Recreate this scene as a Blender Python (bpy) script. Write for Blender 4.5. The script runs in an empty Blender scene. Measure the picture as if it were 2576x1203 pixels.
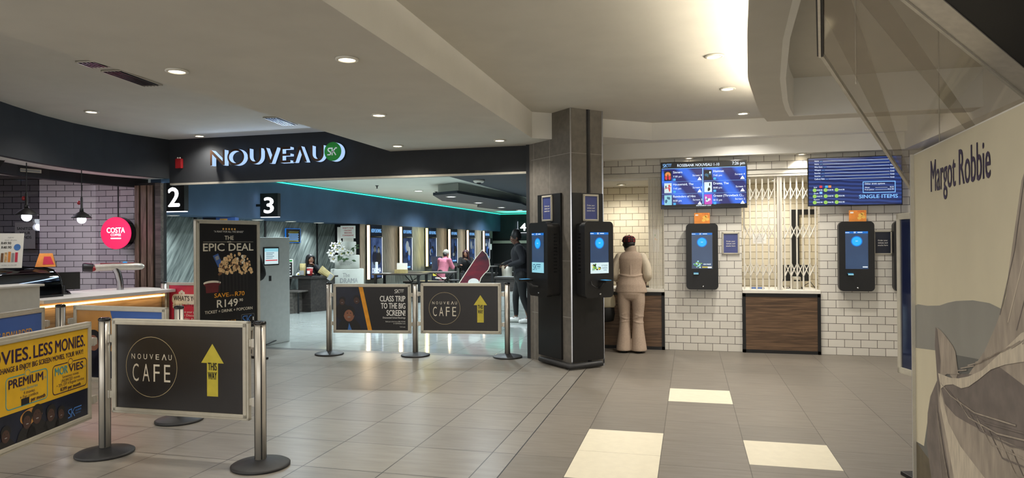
import bpy, bmesh, math, random
from mathutils import Vector, Matrix
random.seed(7)
PI = math.pi
S = bpy.context.scene
COL = S.collection

# ------------------------------------------------------------------ camera, world, exposure
YAW, PITCH, ROLL, FPX, CAMZ = 0.2532, 0.0056, -0.0069, 1728.0, 1.54
def make_camera():
    cd = bpy.data.cameras.new('camera'); co = bpy.data.objects.new('camera', cd); COL.objects.link(co)
    cd.sensor_width = 36.0; cd.lens = FPX / 2576.0 * 36.0; cd.sensor_fit = 'HORIZONTAL'
    cd.clip_start = 0.05; cd.clip_end = 200
    f = Vector((-math.sin(YAW)*math.cos(PITCH), math.cos(YAW)*math.cos(PITCH), math.sin(PITCH)))
    r = Vector((math.cos(YAW), math.sin(YAW), 0)); u = r.cross(f)
    r2 = math.cos(ROLL)*r + math.sin(ROLL)*u; u2 = -math.sin(ROLL)*r + math.cos(ROLL)*u
    co.matrix_world = Matrix(((r2.x, u2.x, -f.x, 0), (r2.y, u2.y, -f.y, 0), (r2.z, u2.z, -f.z, CAMZ), (0, 0, 0, 1)))
    S.camera = co
make_camera()
w = bpy.data.worlds.new('mall_light'); S.world = w; w.use_nodes = True
w.node_tree.nodes['Background'].inputs[0].default_value = (1.0, 0.99, 0.965, 1)
w.node_tree.nodes['Background'].inputs[1].default_value = 1.9
S.view_settings.view_transform = 'Standard'; S.view_settings.look = 'None'
S.view_settings.exposure = 0.0; S.view_settings.gamma = 1.0; S.view_settings.use_curve_mapping = False
S.cycles.use_denoising = True
S.cycles.max_bounces = 8; S.cycles.diffuse_bounces = 4; S.cycles.glossy_bounces = 4; S.cycles.transparent_max_bounces = 12
S.cycles.sample_clamp_indirect = 4.0; S.cycles.caustics_reflective = False; S.cycles.caustics_refractive = False

# ------------------------------------------------------------------ materials
def lin(c):
    return tuple((x/255/12.92) if x/255 <= .04045 else ((x/255+.055)/1.055)**2.4 for x in c[:3])
def base_mat(name):
    m = bpy.data.materials.new(name); m.use_nodes = True
    nt = m.node_tree; b = nt.nodes['Principled BSDF']
    return m, nt, b
def mat(name, rgb, rough=.5, metal=0., var=.08, scale=14., bump=0., emit=None, es=0., spec=.5, alpha=1., stretch=(1,1,1), var2=None):
    """principled colour broken up by object-space noise"""
    m, nt, b = base_mat(name)
    c = lin(rgb)
    tc = nt.nodes.new('ShaderNodeTexCoord'); mp = nt.nodes.new('ShaderNodeMapping'); mp.inputs['Scale'].default_value = stretch
    nz = nt.nodes.new('ShaderNodeTexNoise'); nz.inputs['Scale'].default_value = scale; nz.inputs['Detail'].default_value = 4
    nt.links.new(tc.outputs['Object'], mp.inputs['Vector']); nt.links.new(mp.outputs[0], nz.inputs['Vector'])
    rp = nt.nodes.new('ShaderNodeValToRGB')
    lo = lin(var2) if var2 else tuple(x*(1-var) for x in c); hi = c if var2 else tuple(min(1, x*(1+var)) for x in c)
    rp.color_ramp.elements[0].position = .32; rp.color_ramp.elements[1].position = .68
    rp.color_ramp.elements[0].color = (*lo, 1); rp.color_ramp.elements[1].color = (*hi, 1)
    nt.links.new(nz.outputs['Fac'], rp.inputs[0]); nt.links.new(rp.outputs[0], b.inputs['Base Color'])
    b.inputs['Roughness'].default_value = rough; b.inputs['Metallic'].default_value = metal
    b.inputs['Specular IOR Level'].default_value = spec
    if bump:
        bp = nt.nodes.new('ShaderNodeBump'); bp.inputs['Strength'].default_value = bump; bp.inputs['Distance'].default_value = .004
        nt.links.new(nz.outputs['Fac'], bp.inputs['Height']); nt.links.new(bp.outputs[0], b.inputs['Normal'])
    if emit:
        b.inputs['Emission Color'].default_value = (*lin(emit), 1); b.inputs['Emission Strength'].default_value = es
    return m
def glow(name, rgb, es, var=0.0):
    """a thing that gives off light (lamp, screen, backlit letter)"""
    m, nt, b = base_mat(name)
    b.inputs['Base Color'].default_value = (*[x*.25 for x in lin(rgb)], 1); b.inputs['Roughness'].default_value = .3
    b.inputs['Emission Color'].default_value = (*lin(rgb), 1); b.inputs['Emission Strength'].default_value = es
    return m
def screen_mat(name, c1, c2, es, scale=2.0, dist=4.0, kind='WAVE', rot=.6):
    """lit display with soft light bands"""
    m, nt, b = base_mat(name)
    tc = nt.nodes.new('ShaderNodeTexCoord'); mp = nt.nodes.new('ShaderNodeMapping'); mp.inputs['Rotation'].default_value = (0, rot, 0)
    if kind == 'WAVE':
        n = nt.nodes.new('ShaderNodeTexWave'); n.inputs['Scale'].default_value = scale; n.inputs['Distortion'].default_value = dist; n.inputs['Detail Scale'].default_value = .6
    else:
        n = nt.nodes.new('ShaderNodeTexNoise'); n.inputs['Scale'].default_value = scale; n.inputs['Detail'].default_value = 5
    rp = nt.nodes.new('ShaderNodeValToRGB'); rp.color_ramp.elements[0].position = .25; rp.color_ramp.elements[1].position = .85
    rp.color_ramp.elements[0].color = (*lin(c1), 1); rp.color_ramp.elements[1].color = (*lin(c2), 1)
    nt.links.new(tc.outputs['Object'], mp.inputs[0]); nt.links.new(mp.outputs[0], n.inputs['Vector'])
    nt.links.new(n.outputs['Fac'], rp.inputs[0]); nt.links.new(rp.outputs[0], b.inputs['Emission Color'])
    b.inputs['Base Color'].default_value = (.01, .01, .012, 1); b.inputs['Roughness'].default_value = .15
    b.inputs['Emission Strength'].default_value = es
    return m
def brick_mat(name, c1, c2, mortar, bw, rh, ax='x', msize=.004, offs=.5, rough=.25, shift=(0, 0), bump=.5, streak=None):
    m, nt, b = base_mat(name)
    tc = nt.nodes.new('ShaderNodeTexCoord'); sp = nt.nodes.new('ShaderNodeSeparateXYZ'); cb = nt.nodes.new('ShaderNodeCombineXYZ')
    nt.links.new(tc.outputs['Object'], sp.inputs[0])
    src = {'x': ('X', 'Z'), 'y': ('Y', 'Z'), 'f': ('X', 'Y')}[ax]
    for k, (o, sh) in enumerate(zip(src, shift)):
        a = nt.nodes.new('ShaderNodeMath'); a.operation = 'ADD'; a.inputs[1].default_value = sh
        nt.links.new(sp.outputs[o], a.inputs[0]); nt.links.new(a.outputs[0], cb.inputs[k])
    br = nt.nodes.new('ShaderNodeTexBrick'); br.offset = offs; br.squash = 1
    br.inputs['Scale'].default_value = 1; br.inputs['Brick Width'].default_value = bw; br.inputs['Row Height'].default_value = rh
    br.inputs['Mortar Size'].default_value = msize; br.inputs['Mortar Smooth'].default_value = .25
    br.inputs['Color1'].default_value = (*lin(c1), 1); br.inputs['Color2'].default_value = (*lin(c2), 1); br.inputs['Mortar'].default_value = (*lin(mortar), 1)
    nt.links.new(cb.outputs[0], br.inputs['Vector'])
    colour = br.outputs['Color']
    if streak:
        nz = nt.nodes.new('ShaderNodeTexNoise'); mp = nt.nodes.new('ShaderNodeMapping'); mp.inputs['Scale'].default_value = streak
        nz.inputs['Scale'].default_value = 3.0; nz.inputs['Detail'].default_value = 6
        nt.links.new(tc.outputs['Object'], mp.inputs[0]); nt.links.new(mp.outputs[0], nz.inputs['Vector'])
        mx = nt.nodes.new('ShaderNodeMix'); mx.data_type = 'RGBA'; mx.blend_type = 'MULTIPLY'; mx.inputs[0].default_value = 1
        rp = nt.nodes.new('ShaderNodeValToRGB'); rp.color_ramp.elements[0].position = .3; rp.color_ramp.elements[1].position = .7
        rp.color_ramp.elements[0].color = (.78, .77, .75, 1); rp.color_ramp.elements[1].color = (1, 1, 1, 1)
        nt.links.new(nz.outputs['Fac'], rp.inputs[0]); nt.links.new(colour, mx.inputs[6]); nt.links.new(rp.outputs[0], mx.inputs[7]); colour = mx.outputs[2]
    nt.links.new(colour, b.inputs['Base Color'])
    b.inputs['Roughness'].default_value = rough
    if bump:
        bp = nt.nodes.new('ShaderNodeBump'); bp.inputs['Strength'].default_value = bump; bp.inputs['Distance'].default_value = .004; bp.invert = True
        nt.links.new(br.outputs['Fac'], bp.inputs['Height']); nt.links.new(bp.outputs[0], b.inputs['Normal'])
    return m
def wood_mat(name, c1, c2, rot=(0, 0, 0), stretch=(1, 12, 12), scale=1.6, rough=.5, plank=None):
    m, nt, b = base_mat(name)
    tc = nt.nodes.new('ShaderNodeTexCoord'); mp = nt.nodes.new('ShaderNodeMapping'); mp.inputs['Rotation'].default_value = rot
    mp2 = nt.nodes.new('ShaderNodeMapping'); mp2.inputs['Scale'].default_value = stretch
    nz = nt.nodes.new('ShaderNodeTexNoise'); nz.inputs['Scale'].default_value = scale; nz.inputs['Detail'].default_value = 7; nz.inputs['Distortion'].default_value = .6
    rp = nt.nodes.new('ShaderNodeValToRGB'); rp.color_ramp.elements[0].position = .35; rp.color_ramp.elements[1].position = .66
    rp.color_ramp.elements[0].color = (*lin(c1), 1); rp.color_ramp.elements[1].color = (*lin(c2), 1)
    nt.links.new(tc.outputs['Object'], mp.inputs[0]); nt.links.new(mp.outputs[0], mp2.inputs[0]); nt.links.new(mp2.outputs[0], nz.inputs['Vector'])
    nt.links.new(nz.outputs['Fac'], rp.inputs[0]); nt.links.new(rp.outputs[0], b.inputs['Base Color'])
    b.inputs['Roughness'].default_value = rough
    return m
def clear_mat(name, tint, gloss, rough=.03):
    m = bpy.data.materials.new(name); m.use_nodes = True; nt = m.node_tree
    for n in list(nt.nodes): nt.nodes.remove(n)
    out = nt.nodes.new('ShaderNodeOutputMaterial'); mx = nt.nodes.new('ShaderNodeMixShader'); tr = nt.nodes.new('ShaderNodeBsdfTransparent'); gl = nt.nodes.new('ShaderNodeBsdfGlossy')
    tr.inputs[0].default_value = (*tint, 1); gl.inputs['Roughness'].default_value = rough
    mx.inputs[0].default_value = gloss
    nt.links.new(tr.outputs[0], mx.inputs[1]); nt.links.new(gl.outputs[0], mx.inputs[2]); nt.links.new(mx.outputs[0], out.inputs[0])
    return m

M = {}
M['ceil'] = mat('ceiling_paint', (214, 210, 200), .9, var=.03, scale=3)
M['white_paint'] = mat('white_bulkhead_paint', (244, 242, 235), .85, var=.02, scale=3)
M['dark_wall'] = mat('charcoal_wall_paint', (36, 39, 43), .75, var=.08, scale=6)
M['blue_wall'] = mat('blue_grey_wall_paint', (60, 84, 112), .75, var=.14, scale=1.2)
M['int_ceil'] = mat('cinema_ceiling_paint', (205, 208, 200), .9, var=.03, scale=2)
M['dark_ceil'] = mat('dark_ceiling_paint', (42, 48, 58), .8, var=.06, scale=3)
M['floor_l'] = brick_mat('lobby_floor_tile', (148, 143, 134), (140, 135, 127), (62, 58, 53), .6, .6, 'f', .0045, 0., .30, (.815+6, .74+.4), .25, (1, 6, 1))
M['floor_r'] = brick_mat('counter_floor_tile', (132, 125, 115), (124, 118, 109), (84, 79, 72), .6, .6, 'f', .003, 0., .42, (.815+6, .74+.4), .25, (1.2, 9, 1))
M['floor_in'] = brick_mat('polished_floor_tile', (176, 182, 178), (170, 176, 172), (120, 124, 122), .6, .6, 'f', .003, 0., .07, (.815+6, .74+.4), .1, (1, 3, 1))
M['floor_strip'] = mat('threshold_strip', (92, 92, 90), .35, var=.1)
M['white_tile'] = mat('white_floor_tile', (232, 224, 200), .35, var=.03)
M['metro'] = brick_mat('cream_metro_tile', (226, 222, 212), (218, 214, 204), (92, 86, 78), .2, .1055, 'x', .0036, .5, .22, (6, 0), .6)
M['metro_y'] = brick_mat('cream_metro_tile_side', (226, 222, 212), (218, 214, 204), (92, 86, 78), .2, .1055, 'y', .0036, .5, .22, (6, 0), .6)
M['booth_tile'] = brick_mat('booth_metro_tile', (232, 222, 196), (226, 216, 190), (150, 138, 112), .2, .1055, 'x', .0045, .5, .22, (6, 0), .5)
M['booth_tile_y'] = brick_mat('booth_metro_tile_side', (232, 222, 196), (226, 216, 190), (150, 138, 112), .2, .1055, 'y', .0045, .5, .22, (6, 0), .5)
M['cafe_tile'] = brick_mat('cafe_metro_tile', (196, 192, 194), (186, 182, 186), (58, 54, 58), .27, .094, 'x', .005, .5, .15, (12, .02), .6)
M['slate'] = mat('grey_pillar_tile', (112, 107, 99), .6, var=.14, scale=16, bump=.05)
M['grout'] = mat('pale_grout', (160, 156, 148), .8)
M['alu'] = mat('brushed_aluminium', (206, 200, 188), .36, .55, var=.06, scale=30, stretch=(1, 1, .1))
M['alu_frame'] = mat('satin_aluminium_frame', (196, 190, 174), .45, .3, var=.05, scale=20)
M['steel'] = mat('polished_steel', (190, 190, 192), .18, 1., var=.05)
M['black'] = mat('black_plastic', (16, 16, 17), .42, var=.15, scale=30)
M['black_soft'] = mat('matt_black_metal', (12, 12, 13), .55, var=.15)
M['black_gloss'] = mat('glossy_black_plastic', (12, 13, 16), .12, var=.1)
M['rubber'] = mat('cast_iron_base', (38, 38, 39), .5, var=.15, scale=30)
M['white'] = mat('white_plastic', (226, 222, 212), .45, var=.03)
M['white_metal'] = mat('white_powder_coat', (224, 220, 208), .45, var=.03)
M['kiosk_white'] = mat('pale_grey_cabinet', (176, 182, 180), .5, var=.04)
M['wood_brown'] = wood_mat('walnut_panel', (70, 52, 36), (116, 90, 66), (0, 0, 0), (1.2, 8, 22), 2.2)
M['wood_slat'] = wood_mat('oak_slat', (76, 62, 50), (118, 100, 84), (0, 0, 0), (14, 14, 1.2), 3.)
M['wood_counter'] = wood_mat('oak_counter_front', (128, 100, 70), (172, 140, 102), (0, 0, 0), (8, 1, 16), 2.)
M['wood_diag'] = wood_mat('grey_diagonal_boards', (70, 78, 76), (138, 146, 140), (-.95, 0, 0), (8, 1.0, 11), 1.5)
M['wood_grey'] = wood_mat('grey_textured_boards', (72, 76, 70), (112, 114, 104), (-.25, 0, 0), (8, 16, 1.6), 1.7)
M['wood_dark'] = wood_mat('dark_table_wood', (30, 26, 24), (52, 46, 42), (0, 0, 0), (2, 10, 10), 2.)
M['bench_wood'] = wood_mat('grey_brown_bench_wood', (58, 54, 50), (92, 86, 80), (0, 0, 0), (1, 10, 12), 2.)
M['copper'] = mat('dark_copper_face', (70, 50, 36), .4, .5, var=.2, scale=6)
M['red'] = mat('red_enamel', (150, 30, 34), .4)
M['print_dark'] = mat('charcoal_print', (41, 38, 37), .38, var=.05)
M['print_black'] = mat('black_print', (24, 22, 22), .35, var=.06)
M['ink_cream'] = mat('cream_ink', (232, 224, 204), .5)
M['ink_white'] = mat('white_ink', (240, 238, 232), .5)
M['ink_yellow'] = mat('mustard_ink', (206, 190, 66), .5)
M['ink_orange'] = mat('orange_ink', (236, 160, 40), .5)
M['ring_gold'] = mat('pale_gold_ink', (186, 170, 130), .5)
M['ink_dimred'] = mat('dim_red_ink', (96, 26, 30), .5)
M['ink_gold'] = mat('gold_ink', (226, 170, 84), .5)
M['ink_navy'] = mat('deep_purple_ink', (44, 26, 62), .5)
M['ink_teal'] = mat('teal_ink', (70, 150, 160), .5)
M['ink_blue'] = mat('blue_ink', (70, 120, 190), .5)
M['ink_dark'] = mat('dark_ink', (30, 28, 28), .5)
M['ink_red'] = mat('red_ink', (190, 40, 50), .5)
M['ink_grey'] = mat('grey_ink', (150, 150, 150), .5)
M['print_yellow'] = mat('yellow_print', (226, 178, 44), .4, var=.04)
M['print_navy'] = mat('night_photo_print', (20, 26, 44), .4, var=.35, scale=4)
M['print_blue'] = mat('blue_print', (64, 100, 170), .4, var=.08, scale=3)
M['print_tan'] = mat('tan_print', (190, 136, 70), .4, var=.14, scale=5)
M['print_red'] = mat('crimson_print', (206, 52, 78), .4, var=.06)
M['skin_print'] = mat('printed_skin', (146, 98, 74), .5)
M['skin_print_dim'] = mat('printed_dim_skin', (74, 52, 44), .5)
M['popcorn'] = mat('popcorn', (222, 184, 132), .7, var=.35, scale=40, bump=.2)
M['pop_shadow'] = mat('popcorn_brown', (120, 84, 54), .7, var=.3, scale=40)
M['paper'] = mat('white_paper', (236, 234, 228), .7, var=.02)
M['cream_board'] = mat('cream_backdrop_print', (206, 197, 170), .55, var=.03, scale=4)
M['hill_print'] = mat('misty_hill_print', (140, 138, 130), .55, var=.05, scale=5)
M['hill_dark'] = mat('dark_hill_print', (98, 98, 94), .55, var=.05, scale=5)
M['dress_print'] = mat('grey_tulle_print', (158, 146, 132), .6, var=.22, scale=9, stretch=(2, .6, .6))
M['dress_light'] = mat('pale_tulle_print', (196, 184, 164), .6, var=.16, scale=12, stretch=(3, .8, .8))
M['dress_dark'] = mat('dark_tulle_print', (112, 102, 96), .6, var=.2, scale=10)
M['meadow'] = mat('olive_ground_print', (92, 82, 62), .6, var=.2)
M['lamp_warm'] = glow('warm_lamp', (255, 238, 206), 14)
M['lamp_cool'] = glow('cool_lamp', (236, 246, 255), 12)
M['cove_warm'] = glow('warm_led_strip', (255, 244, 222), 75)
M['led_amber'] = glow('amber_led_strip', (255, 206, 130), 4)
M['led_green'] = glow('green_led_strip', (50, 235, 190), 2.4)
M['led_white'] = glow('white_led_strip', (238, 244, 255), 2.6)
M['led_peach'] = glow('peach_led_strip', (255, 214, 166), 3.2)
M['led_yellow'] = glow('yellow_led_strip', (255, 232, 130), 4.5)
M['letter_lit'] = glow('backlit_letter_edge', (176, 208, 250), 1.0)
M['sign_white'] = glow('lit_white_letter', (250, 252, 255), 1.7)
M['sign_pink'] = glow('lit_pink_face', (238, 18, 92), .95)
M['sign_green'] = mat('green_disc', (22, 108, 40), .4, emit=(22, 120, 40), es=.35)
M['scr_ui'] = screen_mat('kiosk_screen', (46, 70, 104), (58, 86, 122), .8, 3, 2, 'NOISE')
M['scr_ring'] = glow('cyan_button', (36, 170, 250), 1.0)
M['scr_ring2'] = glow('blue_button_rim', (26, 110, 200), .9)
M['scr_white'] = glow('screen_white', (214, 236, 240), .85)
M['scr_cyan'] = glow('screen_pale_cyan', (150, 214, 230), .85)
M['scr_ink'] = glow('screen_blue_ink', (60, 110, 140), .7)
M['scr_green'] = glow('screen_green', (90, 160, 70), .7)
M['scr_lime'] = glow('screen_lime', (150, 200, 90), .9)
M['scr_yellow'] = glow('screen_yellow', (230, 210, 70), .8)
M['scr_red'] = glow('screen_red', (220, 60, 70), .8)
M['scr_dark'] = glow('screen_black', (20, 20, 24), .4)
M['scr_orange'] = glow('screen_orange', (240, 150, 80), .8)
M['scr_text'] = glow('screen_text', (226, 240, 255), 1.1)
M['scr_lightblue'] = glow('screen_light_blue', (130, 190, 250), 1.0)
M['scr_sky'] = glow('screen_sky', (70, 170, 230), .9)
M['scr_mag'] = glow('screen_magenta', (200, 80, 190), .8)
M['scr_film'] = screen_mat('film_times_screen', (16, 22, 110), (40, 110, 240), .95, 1.1, 5, 'WAVE', .7)
M['scr_menu'] = screen_mat('menu_screen', (22, 38, 92), (44, 70, 140), .9, 6, 3, 'WAVE', 1.5)
M['poster_lit'] = screen_mat('lit_film_poster', (20, 34, 70), (110, 140, 200), .75, 3.5, 2, 'NOISE')
M['poster_lit2'] = screen_mat('lit_film_poster_dark', (16, 24, 48), (80, 104, 150), .7, 5, 2, 'NOISE')
M['print_frame_blue'] = mat('ticket_notice_print', (70, 78, 132), .3, var=.08)
M['cake'] = mat('matt_cake_card', (172, 174, 166), .7, var=.03, scale=8)
M['bag_gold'] = mat('pale_gold_paper', (170, 154, 104), .6, var=.15, scale=12)
M['black_cloth'] = mat('black_cloth', (9, 9, 11), .85, var=.2, scale=30)
M['glass'] = clear_mat('clear_glass', (.9, .94, .93), .12)
M['glass_case'] = clear_mat('dark_pastry_glass', (.16, .18, .19), .12)
M['acrylic'] = clear_mat('clear_acrylic', (.86, .84, .80), .10, .05)
M['smoked'] = clear_mat('smoked_acrylic', (.46, .46, .47), .05, .05)
M['orange_card'] = mat('orange_card_print', (228, 142, 60), .5, var=.12)
M['coin'] = mat('gold_coin_print', (236, 190, 90), .5)
M['acrylic_edge'] = mat('bright_acrylic_edge', (196, 190, 176), .25, .3)

# ------------------------------------------------------------------ mesh helpers
def empty(name, loc=(0, 0, 0), rz=0.):
    o = bpy.data.objects.new(name, None); COL.objects.link(o); o.location = loc; o.rotation_euler = (0, 0, rz); o.empty_display_size = .1
    return o
def tag(o, label=None, cat=None, group=None, kind=None):
    if label: o['label'] = label
    if cat: o['category'] = cat
    if group: o['group'] = group
    if kind: o['kind'] = kind
    return o
def thing(name, label, cat, loc=(0, 0, 0), rz=0., group=None):
    return tag(empty(name, loc, rz), label, cat, group)
_txt = {}
_fonts = {}
def text_mesh(s, bold=0., spacing=1.):
    k = (s, round(bold, 3), spacing)
    if k in _txt: return _txt[k]
    def ev(t):
        c = bpy.data.curves.new('t', 'FONT'); c.body = t; c.size = 1; c.offset = bold; c.space_character = spacing; c.resolution_u = 3; c.fill_mode = 'FRONT'
        o = bpy.data.objects.new('t', c); COL.objects.link(o)
        dg = bpy.context.evaluated_depsgraph_get(); me = o.evaluated_get(dg).to_mesh()
        v = [tuple(x.co) for x in me.vertices]; f = [tuple(p.vertices) for p in me.polygons]
        bpy.data.objects.remove(o); bpy.data.curves.remove(c)
        return v, f
    if ('H', bold) not in _txt:
        hv, _ = ev('H'); _txt[('H', bold)] = (min(p[1] for p in hv), max(p[1] for p in hv))
    lo, hi = _txt[('H', bold)]
    v, f = ev(s)
    if v:
        x0 = min(p[0] for p in v); x1 = max(p[0] for p in v)
        v = [((p[0]-x0)/(hi-lo), (p[1]-lo)/(hi-lo)) for p in v]; W = (x1-x0)/(hi-lo)
    else: W = 1
    _txt[k] = (v, f, W)
    return _txt[k]
def rrect(x0, x1, z0, z1, r, n=5):
    pts = []
    for cx, cz, a in ((x1-r, z0+r, -PI/2), (x1-r, z1-r, 0), (x0+r, z1-r, PI/2), (x0+r, z0+r, PI)):
        for i in range(n+1):
            t = a + PI/2*i/n; pts.append((cx+r*math.cos(t), cz+r*math.sin(t)))
    return pts
def ell(cx, cz, rx, rz, n=28, a0=0., a1=2*PI):
    full = abs(a1-a0-2*PI) < 1e-6
    return [(cx+rx*math.cos(a0+(a1-a0)*i/(n if full else n-1)), cz+rz*math.sin(a0+(a1-a0)*i/(n if full else n-1))) for i in range(n)]
class MB:
    def __init__(s): s.v = []; s.f = []; s.m = []; s.sm = []; s.mats = []
    def mi(s, m):
        if m not in s.mats: s.mats.append(m)
        return s.mats.index(m)
    def add(s, vs, fs, m, smooth=False):
        b = len(s.v); s.v += [tuple(p) for p in vs]; k = s.mi(m)
        for f in fs: s.f.append(tuple(b+i for i in f)); s.m.append(k); s.sm.append(smooth)
        return s
    def box(s, x0, x1, y0, y1, z0, z1, m, bev=0.):
        if bev <= 0:
            v = [(x, y, z) for z in (z0, z1) for y in (y0, y1) for x in (x0, x1)]
            return s.add(v, [(0, 2, 3, 1), (4, 5, 7, 6), (0, 1, 5, 4), (2, 6, 7, 3), (0, 4, 6, 2), (1, 3, 7, 5)], m)
        bm = bmesh.new(); bmesh.ops.create_cube(bm, size=1)
        for q in bm.verts: q.co = Vector(((x0+x1)/2+q.co.x*(x1-x0), (y0+y1)/2+q.co.y*(y1-y0), (z0+z1)/2+q.co.z*(z1-z0)))
        bmesh.ops.bevel(bm, geom=bm.edges[:], offset=bev, segments=2, affect='EDGES', profile=.6)
        bm.verts.index_update(); s.add([q.co for q in bm.verts], [[q.index for q in f.verts] for f in bm.faces], m); bm.free(); return s
    def prism(s, pts, y0, y1, m, mside=None, smooth=False):
        """outline in x,z pushed from y0 (front) to y1"""
        n = len(pts); v = [(x, y0, z) for x, z in pts]+[(x, y1, z) for x, z in pts]
        s.add(v, [tuple(range(n)), tuple(range(2*n-1, n-1, -1))], m)
        s.add(v, [(i, i+n, (i+1) % n+n, (i+1) % n) for i in range(n)], mside or m, smooth); return s
    def prismz(s, pts, z0, z1, m, mside=None, smooth=False):
        n = len(pts); v = [(x, y, z0) for x, y in pts]+[(x, y, z1) for x, y in pts]
        s.add(v, [tuple(range(n-1, -1, -1)), tuple(range(n, 2*n))], m)
        s.add(v, [(i, (i+1) % n, (i+1) % n+n, i+n) for i in range(n)], mside or m, smooth); return s
    def flat(s, pts, y, m): return s.add([(x, y, z) for x, z in pts], [tuple(range(len(pts)))], m)
    def rect(s, x0, x1, z0, z1, y, m): return s.flat([(x0, z0), (x1, z0), (x1, z1), (x0, z1)], y, m)
    def ring(s, cx, cz, rx, rz, t, y, m, n=40):
        a = ell(cx, cz, rx, rz, n); b = ell(cx, cz, rx-t, rz-t, n)
        return s.add([(x, y, z) for x, z in a+b], [(i, (i+1) % n, (i+1) % n+n, i+n) for i in range(n)], m)
    def outline(s, pts, t, y, m):
        """stroke of width t following a closed outline"""
        n = len(pts); inn = []
        for i in range(n):
            p0, p1, p2 = Vector(pts[i-1]), Vector(pts[i]), Vector(pts[(i+1) % n])
            d = ((p1-p0).normalized()+(p2-p1).normalized()); d = d.normalized() if d.length > 1e-6 else Vector((1, 0)); nn = Vector((-d.y, d.x)); inn.append(tuple(p1+nn*t))
        return s.add([(x, y, z) for x, z in list(pts)+inn], [(i, (i+1) % n, (i+1) % n+n, i+n) for i in range(n)], m)
    def stroke(s, pts, t, y, m):
        for q_, ((x0, z0), (x1, z1)) in enumerate(zip(pts, pts[1:])):
            y -= .0003*min(q_, 1); d = Vector((x1-x0, z1-z0)); L = d.length or 1e-6; d /= L; nx, nz = -d.y*t/2, d.x*t/2
            ex, ez = d.x*t*.3, d.y*t*.3
            s.add([(x0-ex+nx, y, z0-ez+nz), (x0-ex-nx, y, z0-ez-nz), (x1+ex-nx, y, z1+ez-nz), (x1+ex+nx, y, z1+ez+nz)], [(0, 1, 2, 3)], m)
        return s
    def text(s, t, x, z, h, m, y=0., w=None, al='c', bold=.0, sp=1., shear=0., thick=0., mside=None, flip=False, mirror=False):
        if bold > 0 and not thick:
            k_ = bold*h*.75
            for q_, (dx, dz) in enumerate(((k_, 0), (-k_, 0), (0, k_*.7), (0, -k_*.7))): s.text(t, x+dx, z+dz, h, m, y-.0003*(q_+1), w, al, 0., sp, shear, flip=flip)
            bold = 0.
        v, f, W = text_mesh(t, bold, sp)
        if not v: return s
        sx = (w/W) if w else h
        ww = W*sx
        ox = x-(ww/2 if al == 'c' else ww if al == 'r' else 0)
        q = [(ox+(p[0]*sx)+shear*p[1]*h, y, z+(h-p[1]*h if flip else p[1]*h)) for p in v]
        if thick:
            n = len(q); vv = q+[(p[0], p[1]+thick, p[2]) for p in q]
            s.add(vv, f, m)
            cnt = {}
            for fc in f:
                for a, b in zip(fc, fc[1:]+fc[:1]):
                    cnt[(a, b)] = cnt.get((a, b), 0)+1
            s.add(vv, [(a, b, b+n, a+n) for (a, b) in cnt if (b, a) not in cnt], mside or m)
        else: s.add(q, f, m)
        return s
    def tube(s, path, r, m, n=8, caps=True, smooth=True):
        P = [Vector(p) for p in path]; R = r if isinstance(r, (list, tuple)) else [r]*len(P)
        rings = []; up = None
        for i, p in enumerate(P):
            d = (P[min(i+1, len(P)-1)]-P[max(i-1, 0)])
            d = d.normalized() if d.length > 1e-9 else Vector((0, 0, 1))
            if up is None:
                a = Vector((0, 0, 1)) if abs(d.z) < .9 else Vector((1, 0, 0)); up = (a-d*a.dot(d)).normalized()
            else:
                up = up-d*up.dot(d); up = up.normalized() if up.length > 1e-6 else d.orthogonal().normalized()
            sd = d.cross(up); rr = R[i]; ra, rb = rr if isinstance(rr, (tuple, list)) else (rr, rr)
            rings.append([p+sd*(math.cos(2*PI*k/n)*ra)+up*(math.sin(2*PI*k/n)*rb) for k in range(n)])
        v = [q for g in rings for q in g]; f = []
        for i in range(len(P)-1):
            for k in range(n): f.append((i*n+k, i*n+(k+1) % n, (i+1)*n+(k+1) % n, (i+1)*n+k))
        s.add(v, f, m, smooth)
        if caps: s.add(rings[0], [tuple(range(n-1, -1, -1))], m); s.add(rings[-1], [tuple(range(n))], m)
        return s
    def loft(s, secs, m, n=20, smooth=True):
        """stack of ellipses (cx, cy, z, rx, ry)"""
        v = []; f = []
        for cx, cy, z, rx, ry in secs:
            v += [(cx+rx*math.cos(2*PI*k/n), cy+ry*math.sin(2*PI*k/n), z) for k in range(n)]
        L = len(secs)
        for i in range(L-1):
            for k in range(n): f.append((i*n+k, i*n+(k+1) % n, (i+1)*n+(k+1) % n, (i+1)*n+k))
        f.append(tuple(range(n-1, -1, -1))); f.append(tuple(range((L-1)*n, L*n)))
        if secs[0][2] > secs[-1][2]: f = [t[::-1] for t in f]
        return s.add(v, f, m, smooth)
    def lathe(s, prof, m, c=(0, 0, 0), n=28, smooth=True):
        return s.loft([(c[0], c[1], c[2]+z, r, r) for r, z in prof], m, n, smooth)
    def ball(s, c, r, m, n=14, k=9):
        rx, ry, rz = r if isinstance(r, (tuple, list)) else (r, r, r)
        v = [(c[0], c[1], c[2]-rz)]; f = []
        for i in range(1, k):
            t = -PI/2+PI*i/k
            v += [(c[0]+rx*math.cos(t)*math.cos(2*PI*j/n), c[1]+ry*math.cos(t)*math.sin(2*PI*j/n), c[2]+rz*math.sin(t)) for j in range(n)]
        v.append((c[0], c[1], c[2]+rz)); e = len(v)-1
        for j in range(n):
            f.append((0, 1+(j+1) % n, 1+j)); f.append((e, e-n+j, e-n+(j+1) % n))
        for i in range(k-2):
            for j in range(n): f.append((1+i*n+j, 1+i*n+(j+1) % n, 1+(i+1)*n+(j+1) % n, 1+(i+1)*n+j))
        return s.add(v, f, m, True)
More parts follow.
